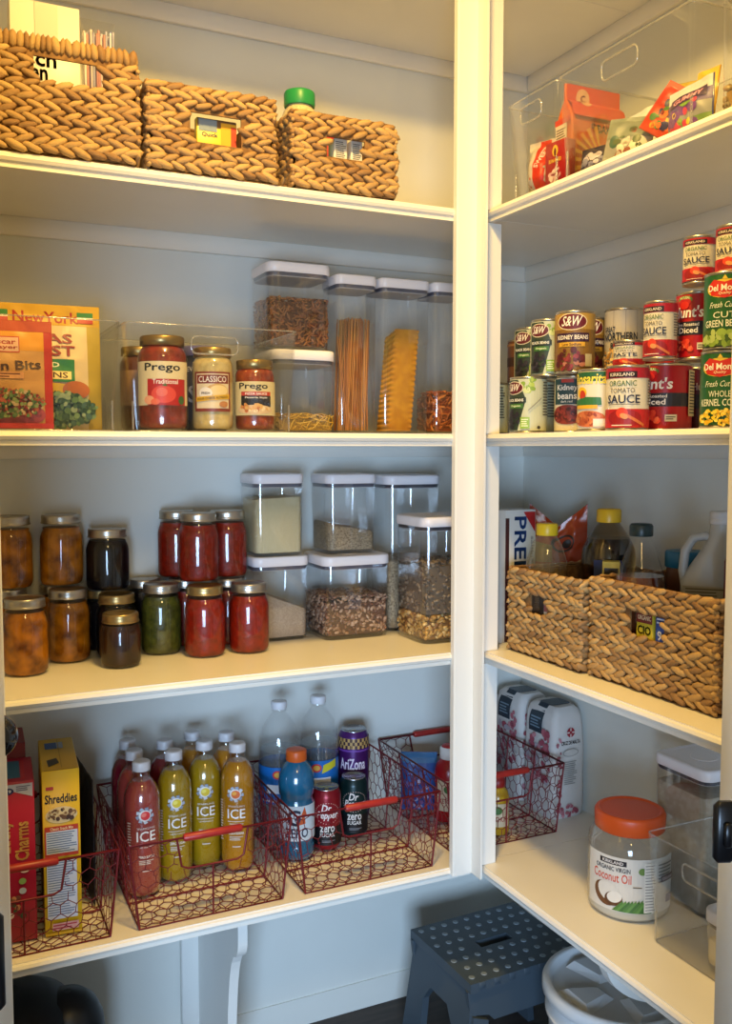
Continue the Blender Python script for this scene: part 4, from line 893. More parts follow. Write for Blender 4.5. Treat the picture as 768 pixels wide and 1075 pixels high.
# ketchup and jars in basket behind the post
def squeeze(label, P, col, capc, h, r, capw='e0dcd8'):
    P = (P[0], P[1], ZB); t = thing('condiment_bottle', label, 'bottle', P, face(P), 'condiment bottles in the wire basket')
    b = MB(); b.lathe([(r*.9, 0), (r, .006), (r*.98, h*.3), (r*.9, h*.45), (r, h*.62), (r*.85, h*.76), (r*.55, h*.84), (r*.5, h*.86)], C(col, .25), 32); b.build('bottle_body', t)
    b = MB(); b.lathe([(r*.58, h*.84), (r*.62, h*.85), (r*.6, h*.985), (r*.5, h)], C(capw), 28); cp = b.build('cap', t)
    b = MB(); b.lathe([(r*.5, h), (r*.45, h+.004), (r*.2, h+.006)], C(capc), 20); b.build('spout', cp)
    L = Lab(cylmap(r), .006); L.rect(-.03, h*.16, .03, h*.58, 'c8b89a'); L.oval(0, h*.46, .012, .01, '3a6a30'); L.text('KETCHUP', 0, h*.3, .044, .012, '8a1418'); L.build('label', t)
squeeze('red ketchup bottle with white cap, left of the white post', (1.132, 1.92), 'a01820', 'a82020', .178, .036)
squeeze('second red ketchup bottle with white cap, nearer the post', (1.120, 1.838), '98141c', 'a82020', .16, .033)
squeeze('red sauce bottle just right of the white post', (1.215, 1.915), 'a01820', 'b02020', .188, .036)
squeeze('small mustard coloured bottle right of the white post, in front', (1.195, 1.80), 'b08a20', '8a1418', .13, .028, '8a1a18')
pouch('snack_bag', 'blue and silver snack bag at the left end of the rear wire basket', 'bag', (1.090, 1.995, ZB), .09, .148, .04, '3a5aa0', lambda L, w, h: (L.rect(-w/2, h*.82, w/2, h, '2c6aa0'), L.blobs(0, h*.4, w*.4, h*.35, 26, w*.09, ['2a3c8a', 'b0a8c8', '8a5a8a', '5a78c0'], 2)), rz=-.5, seed=51)
# ================================================================== RIGHT SIDE: cans on the third shelf
def cx_(px, X): p = onX(px, 430, X); return (X, p.y)
def cn(label, px, X, z, r, h, paper, deco, deg=0, dy=0):
    x, y = cx_(px, X); return can(label, (x, y+dy, z), r, h, paper, deco, deg)
z3 = S3+.0002; r = .037; h = .114; z3b = z3+h+.0003
BB = '2e3c2b'
cn('bottom row can with a pale label, half hidden by the white post', 515, 1.14, z3, r, h, 'b4b09c', sw('BLACK BEANS'), -55)
cn('bottom row black beans can with green and cream label, left end', 554, 1.118, z3, r, h, 'b4b09c', sw('BLACK BEANS'), -28)
cn('bottom row green labelled beans can, tucked behind the kidney beans can', 566, 1.195, z3, r, h, '4c5a34', sw('BLACK BEANS', '33482c'), -50)
cn('bottom row teal labelled kidney beans can with a bowl of beans', 601, 1.185, z3, r, h, 'cfc8b6', kroger, -18)
cn('bottom row refried beans can with green and yellow top band', 627, 1.125, z3, r, h, 'd8d0b8', rosa, -22)
cn('bottom row red and cream organic tomato sauce can at the shelf edge', 658, 1.125, z3, r, h, 'd8cfb6', kirk('SAUCE'), -8)
cn('large bottom row red fire roasted diced tomatoes can', 697, 1.214, z3, .0475, .12, 'a8141c', hunts, -12)
cn('maroon can wedged behind between the large tomato can and corn can', 733, 1.31, z3, .036, .118, '4a0e1c', lambda L, r, h: (L.rect(-r*3, h*.36, r*3, h*.58, '23181f'), L.text("Hunt's", 0, h*.7, r, h*.12, 'a89aa0')), 10)
cn('bottom row green labelled whole kernel corn can at the right edge', 760, 1.13, z3, r, .119, '1e5a2c', delm(('WHOLE', 'KERNEL CORN'), False), -12)
# upper row
cn('brown labelled can at the far back left of the upper row', 549, 1.235, z3b, r, .10, '6a4228', lambda L, r, h: (L.rect(-r*3, h*.4, r*3, h*.6, '3c2416'), L.rect(-r*3, h*.85, r*3, h*.9, '9a6a3a')))
cn('upper black beans can, leftmost of the pair', 556, 1.195, z3b, .0345, h, 'b4b09c', sw('BLACK BEANS'), -10)
cn('upper black beans can, right one of the pair', 574, 1.150, z3b, .0345, h, 'b4b09c', sw('BLACK BEANS'), -10)
cn('upper kidney beans can with gold and maroon label', 602, 1.148, z3b, .038, .118, '8a6426', sw('KIDNEY BEANS'), -4)
cn('upper gold topped can behind the kidney beans can', 614, 1.222, z3b, r, .118, '8a6426', sw('KIDNEY BEANS'), 20)
cn('bottom row can mostly hidden behind the tomato sauce can at the shelf edge', 655, 1.235, z3, r, h, 'd8cfb6', kirk('SAUCE'), 20)
cn('upper great northern beans can with weathered wood label', 653, 1.262, z3b, .0375, .130, 'b8b0a0', gn, -12)
x_, y_ = cx_(659, 1.170); can('small tomato paste can in front of the great northern beans can', (x_, y_, z3b), .0285, onX(661, 356, 1.15).z-z3b, 'd8cfb6', kirk('PASTE'), -14)
cn('upper tomato sauce can standing on the large fire roasted tomato can', 691, 1.142, z3+.1203, .0275, .098, 'd8cfb6', kirk('SAUCE'), -22)
cn('upper tomato paste can, behind the upper tomato sauce can', 693, 1.238, z3+.1203, .030, .118, 'd8cfb6', kirk('PASTE'), -12)
cn('upper fire roasted diced tomatoes can beside the green beans can', 730, 1.212, z3+.1203, .037, .115, 'a8141c', hunts, -14)
cn('upper green labelled cut green beans can at the right edge', 762, 1.13, z3+.1203, r, .117, '1e5a2c', delm(('CUT', 'GREEN BEANS'), True), -10)
cn('topmost small tomato sauce can, left one of two', 731, 1.165, z3+.236+.002, .0272, .078, 'd8cfb6', kirk('SAUCE'), -12)
cn('topmost small tomato sauce can at the right edge of the stack', 766, 1.155, z3+.238, .0272, .078, 'd8cfb6', kirk('SAUCE'), -14)
# ================================================================== RIGHT SIDE: top shelf bins
RZ = -PI/2      # local -Y faces -X (towards the doorway)
yb0, yb1, yb2 = 1.605, 1.440, 1.100
bin_('far clear acrylic bin on the top right shelf, beside the post', (1.215, (yb0+yb1)/2, S2), yb0-yb1-.003, .29, .185, RZ)
bin_('near clear acrylic bin of snack bags on the top right shelf', (1.215, (yb1+yb2)/2, S2), yb1-yb2-.003, .29, .185, RZ)
def d(L, w, h): L.poly([(-w*.1, 0), (w*.3, 0), (w*.35, h), (-w*.05, h)], 'c83018'); L.text('SWEET', w*.12, h*.68, h*.4, w*.16, 'f0e0d0', rot=75, bold=.03); L.blobs(-w*.3, h*.4, w*.14, h*.35, 20, w*.05, ['d8c8b0', 'b8a890', 'c06040'], 3); L.blobs(w*.42, h*.4, w*.1, h*.35, 12, w*.05, ['d8c8b0', 'b8a890'], 4)
pouch('candy_bag', 'white and red candy bag at the far left in the top right bin', 'bag', (1.130, 1.562, S2+.004), .062, .112, .055, 'd0c4b0', d, rz=RZ+.35, tilt=(0, 0), seed=61, wr=.005)
def d(L, w, h): L.oval(0, h*.8, w*.14, h*.12, 'd8b030'); L.oval(0, h*.77, w*.06, h*.09, '5a1410'); L.text('SUN-MAID', 0, h*.6, w*.62, h*.08, 'e0c040', bold=.02); L.blobs(0, h*.3, w*.28, h*.12, 20, w*.09, ['d8b0b0', 'e0c8c0', 'b88080'], 3); L.text('Yogurt', 0, h*.3, w*.4, h*.07, '8a1030'); L.blobs(0, h*.08, w*.45, h*.05, 12, w*.08, ['e0d8c8', 'c8c0b0'], 5)
def d2(L, w, h): L.rect(-w/2, 0, w/2, h, 'a86a70'); L.fine(-w*.35, h*.1, w*.35, h*.9, 12, 'd8b8b8')
t = carton('raisin_box', 'small dark red raisin box in front of the orange bag', 'box', (1.122, 1.495, S2+.004), .056, .026, .090, '9a1016', d, rz=RZ+.1)
# orange goldfish style bag: side panel faces the doorway, broad front faces the door frame
t = thing('cracker_bag', 'tall orange cracker bag with gathered top in the near acrylic bin', 'bag', (1.205, 1.508, S2+.004), 0); t.scale = (.96, .96, 1.1)
OR = mat('orange_film', 'd0600a', .3, bump=.2, bs=60); b = MB()
b.loft([[(x+.0015*noise.noise(Vector((x*60, y*60, z*40))), y+.003*noise.noise(Vector((x*50+9, y*50, z*50))), z) for x, y, z in rr(ox, 0, w_, d_, .004, 3, zz)] for zz, w_, d_, ox in [(0, .135, .05, 0), (.05, .138, .054, 0), (.11, .136, .052, 0), (.13, .136, .046, 0), (.145, .136, .03, 0), (.158, .136, .01, 0), (.188, .136, .006, 0)]], OR, smooth=False); b.build('bag', t)
L = Lab(lambda u, v, o: (u, -.0295-o-(0 if v < .13 else -(v-.13)*.42 if v < .158 else -.0225+.0), v), .01, .01, win=(-.067, .001, .067, .187)); L.rect(-.067, .128, .067, .187, 'cc4a10'); L.oval(-.028, .165, .017, .017, 'd8a878'); L.text('C', -.028, .165, .012, .012, 'c8481c', bold=.06)
L.text('the', -.014, .115, .02, .012, '2c2838', bold=.03); L.text('BAKED', .02, .110, .055, .014, '2c2838', bold=.04)
for k in range(12): an = math.radians(100+k*16); L.poly([(.005, .055), (.005+.075*math.cos(an), .055+.06*math.sin(an)), (.005+.075*math.cos(an+.13), .055+.06*math.sin(an+.13))], 'e0a030')
L.blobs(.02, .04, .035, .03, 16, .008, ['e8a038', 'c86018', 'f0c060'], 3); L.build('front_print', t)
L = Lab(lambda u, v, o: (-.0715-o, -u, v), .01, .01, win=(-.024, .001, .024, .13)); L.rect(-.022, .035, .014, .118, 'd8ccb4'); L.fine(-.02, .04, .012, .112, 16, '5a4c3a'); L.rect(-.024, .118, .024, .128, 'c03c1c'); L.build('nutrition_panel', t)
def snack(label, P, w, h, th, col, deco, rz, tilt, seed): return pouch('snack_bag', label, 'bag', P, w, h, th, col, deco, rz=rz, tilt=tilt, seed=seed, group='colourful snack bags', wr=.004)
def mk(bg, cols, seed, word=None, wc='ffffff'):
    def f(L, w, h):
        for i, c in enumerate(bg): L.rect(-w/2, h*i/len(bg), w/2, h*(i+1)/len(bg), c)
        L.blobs(0, h*.4, w*.38, h*.3, 26, w*.1, cols, seed)
        if word: L.rect(-w*.4, h*.6, w*.4, h*.8, '3a2050'); L.text(word, 0, h*.7, w*.64, h*.11, wc, bold=.04)
    return f
snack('grey green character snack bag lying in front of the orange bag', (1.128, 1.318, S2+.008), .085, .085, .02, '8a8c80', mk(['9a9a90', '7c8474'], ['4a5c3c', 'c0b8a8', '8a4a3a', '3a6050', 'd8d0b8'], 2), RZ+.5, (-.25, .1), 71)
snack('dark crumpled snack bag low in the near bin', (1.122, 1.392, S2+.006), .06, .05, .03, '24243a', mk(['24243a'], ['8a8aa0', 'c8c0c8', '3a3a60'], 5), RZ+.3, (-.1, 0), 77)
snack('red orange diamond-tilted snack bag in the near bin', (1.145, 1.258, S2+.036), .082, .088, .018, 'b83018', mk(['c8401c', 'b83018'], ['4a7a38', '2a2a5a', 'd8a030', '8a2020', 'e07030'], 8), RZ+.35, (-.15, .62), 83)
snack('white and blue printed pouch between the orange and red bags', (1.195, 1.362, S2+.030), .1, .098, .02, 'c4c4c4', mk(['7a4a50', '8aa0b0', 'd8d8d4', 'c8ccd0'], ['c8c8c8', '9ab0c0'], 4), RZ+.2, (-.2, -.15), 88)
snack('blue and purple snack bag with a yellow corner at right', (1.140, 1.175, S2+.014), .09, .088, .025, '4a508a', mk(['6a8a4a', '8a8c90', '5a4a8a', 'c8c8d0'], ['c83a5a', '7aa040', 'd8c040', '6a3a8a'], 6, 'GUMMY', 'e8a0b8'), RZ+.1, (-.15, -.1), 93)
snack('yellow wrapped snack at the right behind the blue bag', (1.190, 1.205, S2+.004), .05, .135, .02, 'c8981c', mk(['c8981c', 'd8b030'], ['e0c050', 'a87a10'], 6), RZ, (-.1, .05), 97)
snack('olive green snack bag poking up behind the red bag', (1.215, 1.285, S2+.014), .07, .13, .02, '8a8030', mk(['8a8030', 'b8a040'], ['e0a040', '6a7a30'], 6), RZ+.2, (0, .12), 99)
snack('tan wrapped snack bar leaning at the back of the near bin', (1.255, 1.30, S2+.014), .03, .13, .012, '9a7a3a', mk(['9a7a3a'], ['b89850'], 6), RZ+.2, (0, -.2), 101)
o = oxo('clear container with white lid at the right edge of the top right shelf', (1.190, 1.018, S2), .150, .17, .215, RZ); scatter_box(o, .15, .17, .055, [C('8a7448'), C('9c865a'), C('6e5a34')], 'yellow_cereal', 400, .008, .005, 9, core=C('8a6a30'), lumps=True)
# ================================================================== RIGHT SIDE: fourth shelf
basket('large woven basket next to the post with the yellow capped oil bottle', (1.245, 1.541, S4), .250, .24, .182, (-.048, .010, .092, .132), RZ, seed=61)
basket('largest woven basket with the blue packet showing in its handle hole', (1.255, 1.245, S4), .318, .24, .192, (-.052, .035, .098, .142), RZ, seed=81)
basket('woven basket mostly hidden behind the right door frame', (1.262, .945, S4), .262, .24, .176, (-.03, .04, .09, .13), RZ, seed=101)
zb = S4+.006
def d(L, w, h): L.rect(-w*.5, 0, -w*.22, h, 'b8b4ac'); L.rect(-w*.22, 0, -w*.13, h*.94, '3a1a18'); L.text('PREMIUM', w*.13, h*.53, h*.84, w*.28, '1c3c70', rot=-90, bold=.05); L.text('saltine crackers', w*.42, h*.55, h*.5, w*.08, '8a8a90', rot=-90); L.poly([(w*.2, h*.985), (w*.48, h*.985), (w*.48, h*.83)], 'a81c1c')
b = MB()
carton('cracker_box', 'white cracker box with blue lettering, beside the post', 'box', (1.186, 1.756, S4), .110, .06, .298, 'c2c2be', d, rz=-.05)
pouch('chip_bag', 'crumpled orange chip bag behind the yellow capped bottle', 'bag', (1.352, 1.790, S4), .135, .305, .05, 'b0401a', lambda L, w, h: (L.oval(.01, h*.74, w*.2, h*.1, '241410'), L.oval(.012, h*.74, w*.16, h*.075, 'b0401a'), L.oval(.02, h*.73, w*.08, h*.05, '241410'), L.rect(-w*.5, h*.55, -w*.1, h*.72, '9a7a18')), rz=-.62, seed=120, wr=.008, dip=.055)
def bottle(name, label, P, prof, lev, bodym, liqm, capprof, capm, lab=None, hi=True):
    t = thing(name, label, 'bottle', P, face(P), None); b = MB(); b.lathe(prof, bodym, 40, True, False); b.build('bottle_body', t)
    if liqm: b = MB(); b.lathe([(max(a_-.0022, .003), z+.002) for a_, z in prof if z < lev], liqm, 36); b.build('contents', t)
    b = MB(); b.lathe(capprof, capm, 30, lobes=lambda a_, z: 1+.015*math.cos(a_*26)); b.build('cap', t)
    if lab: R_ = max(a_ for a_, z in prof); L = Lab(cylmap(R_), .006); lab(L); L.build('label', t)
    return t
YC = mat('yellow_cap', 'd0b01c', .4)
bottle('oil_bottle', 'pale oil bottle with yellow cap in the basket next to the post', (onY(574, 555, 1.606).x, 1.606, zb), [(.04, 0), (.045, .005), (.045, .15), (.043, .19), (.032, .225), (.022, .243), (.018, .25)], .17, clear('oil_plastic', (.93, .90, .78), .06, .5, .06, 3, .05, (.7, .65, .5)), mat('dark_syrup', '4a2c10', .3), [(.022, .246), (.0225, .247), (.0225, .268), (.0205, .271), (.012, .2712)], YC)
bottle('juice_bottle', 'large dark juice bottle with yellow cap at the back of its woven basket', (1.293, onX(639, 540, 1.293).y, zb), [(.05, 0), (.056, .006), (.056, .20), (.054, .22), (.045, .24), (.030, .262), (.023, .272), (.021, .28)], .241, clear('juice_plastic', (.7, .62, .5), .06, .5, .06, 3), mat('purple_juice', '1c0e14', .2, coat=.6), [(.0245, .275), (.025, .277), (.025, .300), (.022, .303), (.012, .3035)], mat('yellow_cap2', 'd8a81c', .4), lambda L: (L.rect(-.03, .11, .03, .2, '2c3a6a'), L.poly([(-.01, .13), (.004, .19), (.016, .19), (.004, .13)], 'b8c0d8')))
carton('spice_tin', 'yellow label tin standing in the basket before the dark purple bottle', 'tin', (1.228, 1.452, zb), .034, .03, .205, 'b8a850', lambda L, w, h: (L.rect(-w*.4, h*.88, w*.4, h*.94, '2a241c'), L.text('GROUND', 0, h*.8, w*.7, h*.05, '5a5a20'), L.text('MUSTARD', 0, h*.71, w*.7, h*.06, '4a3c18')), rz=face((1.235, 1.45)))
bottle('vinegar_bottle', 'clear sloping glass bottle of amber vinegar with dark cap', (1.203, 1.340, zb), [(.044, 0), (.050, .005), (.050, .14), (.0495, .17), (.045, .19), (.033, .222), (.022, .25), (.018, .262), (.017, .268)], .20, GLS, mat('amber_vinegar', '5a2a10', .2, c2='4a200c', ns=10, coat=.7), [(.0205, .266), (.0212, .268), (.0212, .285), (.0185, .289), (.01, .29)], mat('cap_dark_teal', '142a2c', .4))
t = thing('peanut_butter_jar', 'jar with wide blue lid behind the amber vinegar bottle', 'jar', (1.325, 1.352, zb), 0)
b = MB(); b.lathe([(.03, 0), (.036, .004), (.036, .19), (.034, .2)], mat('peanut_butter', '5a3218', .5), 36); b.build('jar_body', t)
b = MB(); b.lathe([(.037, .2), (.038, .202), (.038, .228), (.036, .231), (.03, .2315)], C('0e5a78'), 36); b.build('lid', t)
# translucent handled jug
t = thing('milk_jug', 'translucent white plastic jug with handle in the largest woven basket', 'jug', (1.285, 1.258, zb), face((1.285, 1.258), 0))
JUG = mat('jug_plastic', 'a4a6a6', .35)
b = MB(); b.loft([rr(ox, 0, w_, d_, r_, 5, z) for z, w_, d_, r_, ox in ((0, .084, .078, .02, 0), (.005, .09, .084, .022, 0), (.15, .09, .084, .024, 0), (.185, .088, .08, .03, 0), (.215, .074, .06, .026, .008), (.245, .054, .05, .022, .018), (.27, .040, .040, .019, .022), (.285, .036, .036, .0175, .022), (.30, .036, .036, .0175, .022))], JUG)
b.tube([(-.036, 0, .175), (-.041, 0, .205), (-.038, 0, .24), (-.024, 0, .265), (-.004, 0, .27), (.012, 0, .262)], .0085, JUG, 12); b.build('jug_body', t)
b = MB(); b.lathe([(.0185, 0), (.0195, .001), (.0195, .008), (.0185, .009), (.0185, .012), (.0195, .013), (.0195, .022), (.017, .0235)], C('c4c4c6'), 28, o=(.022, 0, .292)); b.build('cap', t)
L = Lab(flat(-.0425)); L.rect(-.04, .16, .04, .182, 'a8a498'); L.fine(-.035, .163, .035, .180, 3, '6a6458'); L.build('label', t)
bottle('sauce_bottle', 'dark red labelled bottle against the right door frame', (1.255, 1.150, zb), [(.026, 0), (.028, .004), (.028, .235), (.024, .245), (.014, .26)], .2, C('5a1014'), None, [(.016, .25), (.016, .27), (.01, .272)], C('1a1416'), lambda L: (L.rect(-.03, .15, .03, .205, 'a81c24'), L.rect(-.03, .205, .03, .24, '1c181c'), L.text('RED', 0, .19, .03, .02, 'e0d0c8')))
carton('food_box', 'black and white packet seen through the basket hole next to the post', 'box', (1.148, 1.552, zb), .034, .016, .135, 'c8c4bc', lambda L, w, h: (L.rect(-w/2, 0, -w*.02, h, '101014'), L.rect(0, h*.7, w*.4, h*.8, '884848'), L.fine(w*.05, h*.82, w*.4, h*.95, 3, '606060')), rz=RZ)
carton('food_box', 'yellow packet with black lettering seen in the largest basket hole', 'box', (1.158, 1.268, zb), .042, .016, .14, 'b8a82c', lambda L, w, h: (L.rect(-w/2, h*.84, w/2, h, '6a2420'), L.text('ORGANIC', 0, h*.91, w*.8, h*.06, 'e0c8a0'), L.text('CIO', 0, h*.75, w*.8, h*.11, '1c1c14', bold=.05), L.text('US', 0, h*.62, w*.6, h*.09, '1c1c14', bold=.04)), rz=RZ)
carton('food_box', 'blue packet with red and white stripe seen in the largest basket hole', 'box', (1.156, 1.2175, zb), .040, .016, .142, '1c3c8c', lambda L, w, h: (L.text('9', -w*.25, h*.72, w*.25, h*.12, 'e8e8f0', bold=.04), L.oval(w*.5, h*.6, w*.55, h*.16, 'e0e0e8'), L.oval(w*.5, h*.58, w*.45, h*.13, 'b02028'), L.fine(-w*.4, h*.86, w*.3, h*.95, 2, 'b8c4e0')), rz=RZ+.06)
# ================================================================== RIGHT SIDE: fifth shelf
def flour(label, P, rz, seed):
    t = thing('flour_bag', label, 'bag', P, rz, 'paper flour bags'); PAP = mat('flour_paper', 'c4bfba', .7, bump=.4, bs=40); w, d_, h_ = .098, .122, .275; b = MB()
    rings = []
    for z, s, ds in ((0, .96, .96), (.004, 1, 1), (.03, 1.02, 1.02), (.1, 1.0, 1.03), (.17, 1.0, 1.02), (.225, .98, 1.0), (.25, .93, .96), (.267, .8, .88), (.275, .6, .75)):
        rings.append([(x+.003*noise.noise(Vector((x*30+seed, y*30, z*25))), y+.003*noise.noise(Vector((x*30, y*30+seed, z*25))), zz) for x, y, zz in rr(0, 0, w*s, d_*ds, .016, 4, z)])
    b.loft(rings, PAP); b.build('paper_bag', t)
    mf = lambda u, v, o: (u, -d_/2*1.03-.0015-o+(max(0, v-.215)**2)*2.2, v)
    L = Lab(mf, .01, .01, win=(-.045, .004, .045, .26)); L.oval(0, .215, .012, .012, '8e2430'); L.rect(-.0015, .204, .0015, .226, 'd0c8c4'); L.rect(-.011, .2135, .011, .2165, 'd0c8c4'); L.oval(0, .215, .004, .004, '8e2430'); L.text('CRUZ DE MALTA', 0, .190, .058, .0095, '241c20', bold=.03)
    L.oval(0, .165, .024, .010, '9a948e'); L.oval(0, .165, .021, .008, 'bdb8b2'); L.fine(-.02, .085, .02, .145, 12, '8a8a86', 3); L.blobs(-.036, .13, .008, .1, 18, .006, ['a8606a', '9a4a58', 'b88088'], seed); L.blobs(0, .02, .04, .014, 22, .007, ['a8606a', '9a4a58', 'b88088'], seed+1); L.build('front_print', t)
    L = Lab(lambda u, v, o: (-w/2-.003-o+(max(0, v-.225)**2)*9, -u, v), .01, .01, win=(-.056, .004, .056, .262)); L.rect(-.034, .205, .018, .262, '1e2c38'); L.fine(-.028, .215, .012, .245, 4, '6a8090'); L.blobs(.0, .13, .05, .07, 46, .009, ['a8606a', '9a4a58', 'b88088', 'a8a0a8'], seed+3); L.blobs(.036, .19, .012, .04, 10, .009, ['a8606a', '9a4a58'], seed+5); L.build('side_print', t)
    b = MB(); b.loft([[(x+.001, y, z) for x, y, z in rr(0, 0, w*s, .052, .01, 3, z_)] for z_, s in ((.2595, .88), (.2685, .80), (.2765, .60))], C('1e2c38'), False, True); b.build('top_seal', t)
    return t
flour('white flour bag nearer the wall corner, behind its twin', (1.402, 2.00, S5), .02, 3)
flour('white patterned flour bag in front of its twin, next to the coconut oil', (1.403, 1.862, S5), .02, 9)
P = (1.238, 1.395, S5); t = thing('coconut_oil_jar', 'large clear tub of coconut oil with an orange lid', 'jar', P, face(P))
r = .080; b = MB(); prof = [(.04, .002), (.072, 0), (.078, .006), (r, .016), (r, .125), (.0785, .145), (.070, .158), (.062, .166), (.060, .172)]
b.lathe(prof, clear('jar_plastic', (.93, .93, .91), .06, .5, .06, 3, .10, (.85, .84, .8)), 48, True, False); b.build('jar_body', t)
b = MB(); b.lathe([(max(q-.002, .003), z+.002) for q, z in prof if z < .03]+[(r-.002, .032), (.03, .030)], mat('coconut_oil', 'cfcabc', .5), 44); b.build('coconut_oil', t)
b = MB(); b.lathe([(.064, .162), (.067, .164), (.068, .192), (.066, .197), (.062, .199), (.058, .1985), (.056, .1965)], mat('orange_lid', 'd8541c', .4), 48, lobes=lambda a_, z: 1+(.008*math.cos(a_*50) if z < .196 else 0)); lid = b.build('lid', t)
L = Lab(cylmap(r+.0006), .008); w = r*1.8
L.rect(-.092, .022, .106, .128, 'd4d0c8'); L.rect(-.058, .112, -.004, .122, '1c1418'); L.text('KIRKLAND', -.031, .117, .042, .006, 'e0dcd8'); L.text('ORGANIC VIRGIN', -.032, .104, .07, .009, '2c2c30', bold=.02); L.text('Coconut Oil', -.034, .088, .078, .018, 'cc4a2a', bold=.01)
L.oval(.026, .105, .008, .007, '6a8a48'); L.oval(-.045, .052, .026, .022, '6a4428', -30); L.oval(-.04, .058, .022, .018, 'd8d4cc', -30); L.oval(-.028, .046, .018, .014, '5a3820', 20); L.oval(-.026, .05, .015, .011, 'e0dcd4', 20)
for k in range(9): L.poly([(-.03+.006*k, .024), (-.01+.006*k, .046+.0008*k), (-.005+.006*k, .024)], ('4a7a38', '5c8c44', '3a6a30')[k % 3])
L.rect(.008, .074, .024, .0755, '3a3a3a'); L.rect(.028, .026, .052, .122, 'e0dcd4'); L.fine(.030, .028, .050, .120, 16, '8a8884', 3, .3); L.fine(.056, .08, .10, .12, 6, '6a6864', 5); L.rect(.062, .082, .098, .094, '4a1c28'); L.text('KIRKLAND', .08, .088, .03, .006, 'd0c8c8'); L.rect(.075, .04, .092, .056, 'a0a0b8'); L.fine(.075, .04, .092, .056, 5, '3a3a50'); L.build('label', t)
o = oxo('large clear container of flour with white lid behind the coconut oil jar', (1.390, 1.355, S5), .150, .135, .292, RZ, seal=mat('gasket_navy', '23263a', .4)); fill_slab(o, .150, .135, .235, mat('flour_white', 'b4aa98', .9, c2='a89c88', ns=90), 'flour', .0, 22)
bin_('clear acrylic bin on the lowest right shelf, holding a small container', (1.318, 1.145, S5), .272, .285, .205, RZ)
o = oxo('small clear container with white lid inside the lowest acrylic bin', (1.262, 1.105, S5+.004), .13, .12, .105, RZ, seal=mat('gasket_navy', '23263a', .4)); fill_slab(o, .13, .12, .05, mat('sugar', 'd8c8a0', .8), 'sugar', 0, 31)
t = thing('spice_jar', 'small spice jar with a pale label behind the small white lid container', 'jar', (1.362, 1.16, S5+.004), face((1.362, 1.16)))
b = MB(); b.lathe([(.024, 0), (.027, .004), (.027, .12), (.022, .13), (.02, .135)], mat('spice', '8a7440', .4, c2='6a5830', ns=200, coat=.5), 28); b.build('jar_body', t)
b = MB(); b.lathe([(.024, .132), (.0245, .134), (.0245, .15), (.022, .152)], C('b8b0a8'), 28); b.build('lid', t); L = Lab(cylmap(.027), .005); L.rect(-.03, .05, .03, .11, 'c8c0ac'); L.fine(-.025, .06, .025, .1, 4, '5a5448'); L.build('label', t)
# ================================================================== BELOW: stool, bucket, black item
t = thing('step_stool', 'grey folding step stool with light round grip dots on the floor', 'stool', (1.185, 1.795, 0), .03, None)
SG = mat('stool_plastic', '3e4a54', .5); SD = mat('stool_dots', '78848c', .5); hs = .285; W2, D2 = .152, .132
b = MB()
# top: frame around the hand slot
def slab(x0, x1, y0, y1): b.box(x0, x1, y0, y1, hs-.022, hs, SG)
slab(-W2, W2, -D2, -.014); slab(-W2, W2, .014, D2); slab(-W2, -.045, -.014, .014); slab(.045, W2, -.014, .014)
for x in (-W2+.03+i*.04 for i in range(8)):
    b.box(x-.008, x+.008, -D2-.002, -D2+.006, hs-.016, hs+.0006, SG, .001)
b.build('top', t)
b = MB()
for j in range(7):
    for i in range(9):
        x = -W2+.022+i*(2*W2-.044)/8+(.008 if j % 2 else -.004); y = -D2+.024+j*(2*D2-.044)/6
        if abs(y) < .022 and abs(x) < .06: continue
        if abs(x) < W2-.01: b.lathe([(.0072, hs-.001), (.0072, hs+.0008), (.005, hs+.0013)], SD, 12, o=(x, y, 0))
b.build('grip_dots', t)
for sx in (-1, 1):   # end leg panels with a cut-out
    b = MB(); n = 5
    def fp(u, v, t_, sx=sx): return (sx*(W2-.006+(hs-.02-v)*.10)+(0 if t_ else -sx*.018), u*(1+(hs-v)*.18), v)
    for u0, u1, v0, v1 in ((-.125, -.062, 0, hs-.02), (.062, .125, 0, hs-.02), (-.062, .062, .19, hs-.02)): b.prism([(u0, v0), (u1, v0), (u1, v1), (u0, v1)], fp, SG)
    b.prism([(-.062, .15), (-.062, .19), (-.035, .19)], fp, SG); b.prism([(.062, .15), (.035, .19), (.062, .19)], fp, SG)
    b.build('leg_panel', t)
for sy in (-1, 1):   # folding aprons between the ends
    b = MB(); b.prism([(-W2-.004, hs-.02), (W2+.004, hs-.02), (W2-.004, hs-.075), (.10, hs-.085), (.085, hs-.1), (-.085, hs-.1), (-.10, hs-.085), (-W2+.004, hs-.075)], lambda u, v, t_: (u, sy*(D2-.006-.01*t_), v), SG); b.build('apron', t)
    for sx in (-1, 1):
        b = MB(); b.prism([(sx*(W2-.006), hs-.075), (sx*(W2+.022), 0), (sx*(W2-.02), 0), (sx*(W2-.045), hs-.09)], lambda u, v, t_: (u, sy*(D2+.012*(1-v/hs)-.012*t_), v), SG); b.build('leg', t)
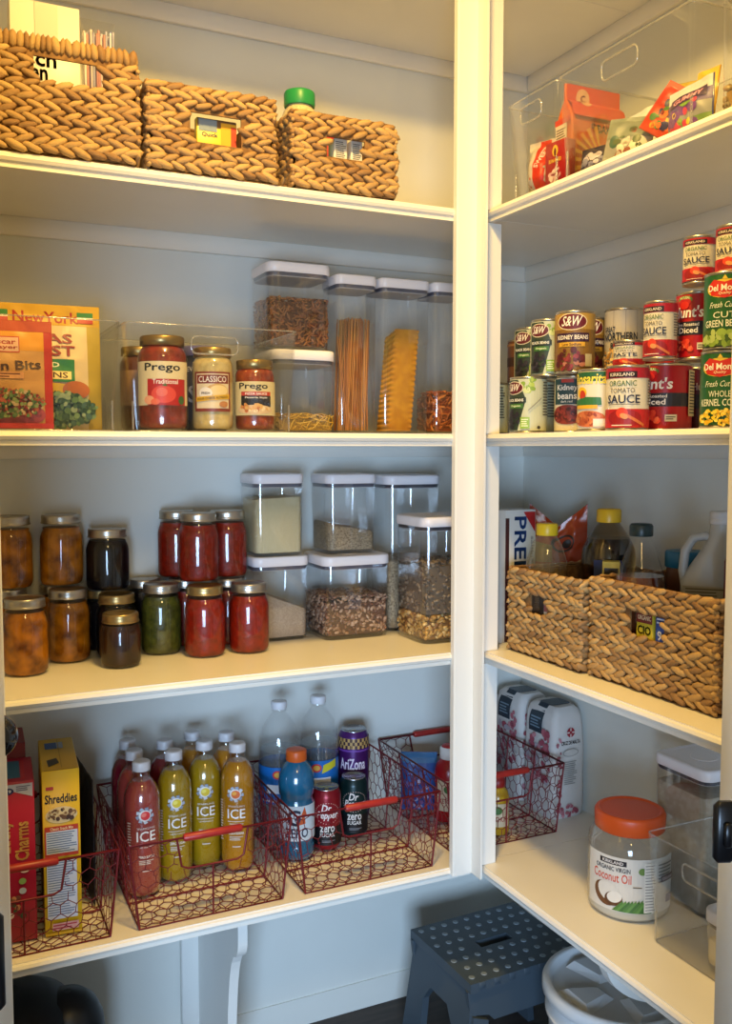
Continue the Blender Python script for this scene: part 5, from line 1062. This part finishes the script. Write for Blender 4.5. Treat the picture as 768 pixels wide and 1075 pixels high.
# bucket
t = thing('food_bucket', 'large round white plastic bucket with ribbed lid under the right shelf', 'bucket', (1.270, 1.455, 0), -.4)
WP = mat('bucket_plastic', 'ccd0d2', .4); R0 = .150
b = MB(); b.lathe([(R0*.86, 0), (R0*.88, .004), (R0*.95, .26), (R0*.955, .275), (R0*1.0, .277), (R0*1.0, .285), (R0*.955, .287), (R0*.96, .325)], WP, 56); b.build('bucket_body', t)
b = MB(); b.lathe([(R0*1.02, .318), (R0*1.045, .322), (R0*1.045, .338), (R0*1.02, .345), (R0*.95, .346), (R0*.93, .343), (R0*.91, .330), (R0*.88, .327), (.03, .327)], WP, 56)
for k in range(4):
    an = k*PI/2+.4; ca, sa = math.cos(an), math.sin(an); T = lambda x, y, z: (x*ca-y*sa, x*sa+y*ca, z)
    b.add([T(.03, -.025, .326), T(.115, -.05, .326), T(.115, .05, .326), T(.03, .025, .326), T(.045, -.012, .336), T(.108, -.03, .340), T(.108, .03, .340), T(.045, .012, .336)], [(4, 5, 6, 7), (0, 1, 5, 4), (1, 2, 6, 5), (2, 3, 7, 6), (3, 0, 4, 7)], WP)
b.build('lid', t)
t = thing('cleaning_bottle', 'red container top showing beneath the right shelf edge, beside the bucket', 'bottle', (1.17, 1.16, 0), 0)
b = MB(); b.loft([rr(0, 0, w_, d_, .012, 4, z) for z, w_, d_ in ((0, .09, .06), (.005, .1, .07), (.3, .1, .07), (.35, .08, .06), (.40, .045, .045))], C('8a141c', .3)); b.build('bottle_body', t)
b = MB(); b.lathe([(.024, .40), (.025, .402), (.024, .43), (.02, .434)], C('7a1018'), 24); b.build('cap', t)
t = thing('kitchen_appliance', 'black rounded object on the floor, half hidden by the left door frame', 'appliance', (.165, 1.86, 0), 0)
b = MB(); BG = mat('black_shell', '07080c', .4)
b.lathe([(.115, 0), (.13, .006), (.14, .05), (.14, .28), (.132, .33), (.11, .368), (.07, .392), (.02, .40)], BG, 44, o=(-.05, 0, 0)); b.build('body', t)
b = MB(); b.lathe([(.055, .0), (.064, .006), (.07, .06), (.071, .29), (.067, .33), (.054, .36), (.034, .378), (.008, .385)], BG, 36, o=(.055, -.02, 0)); b.build('side_tank', t)
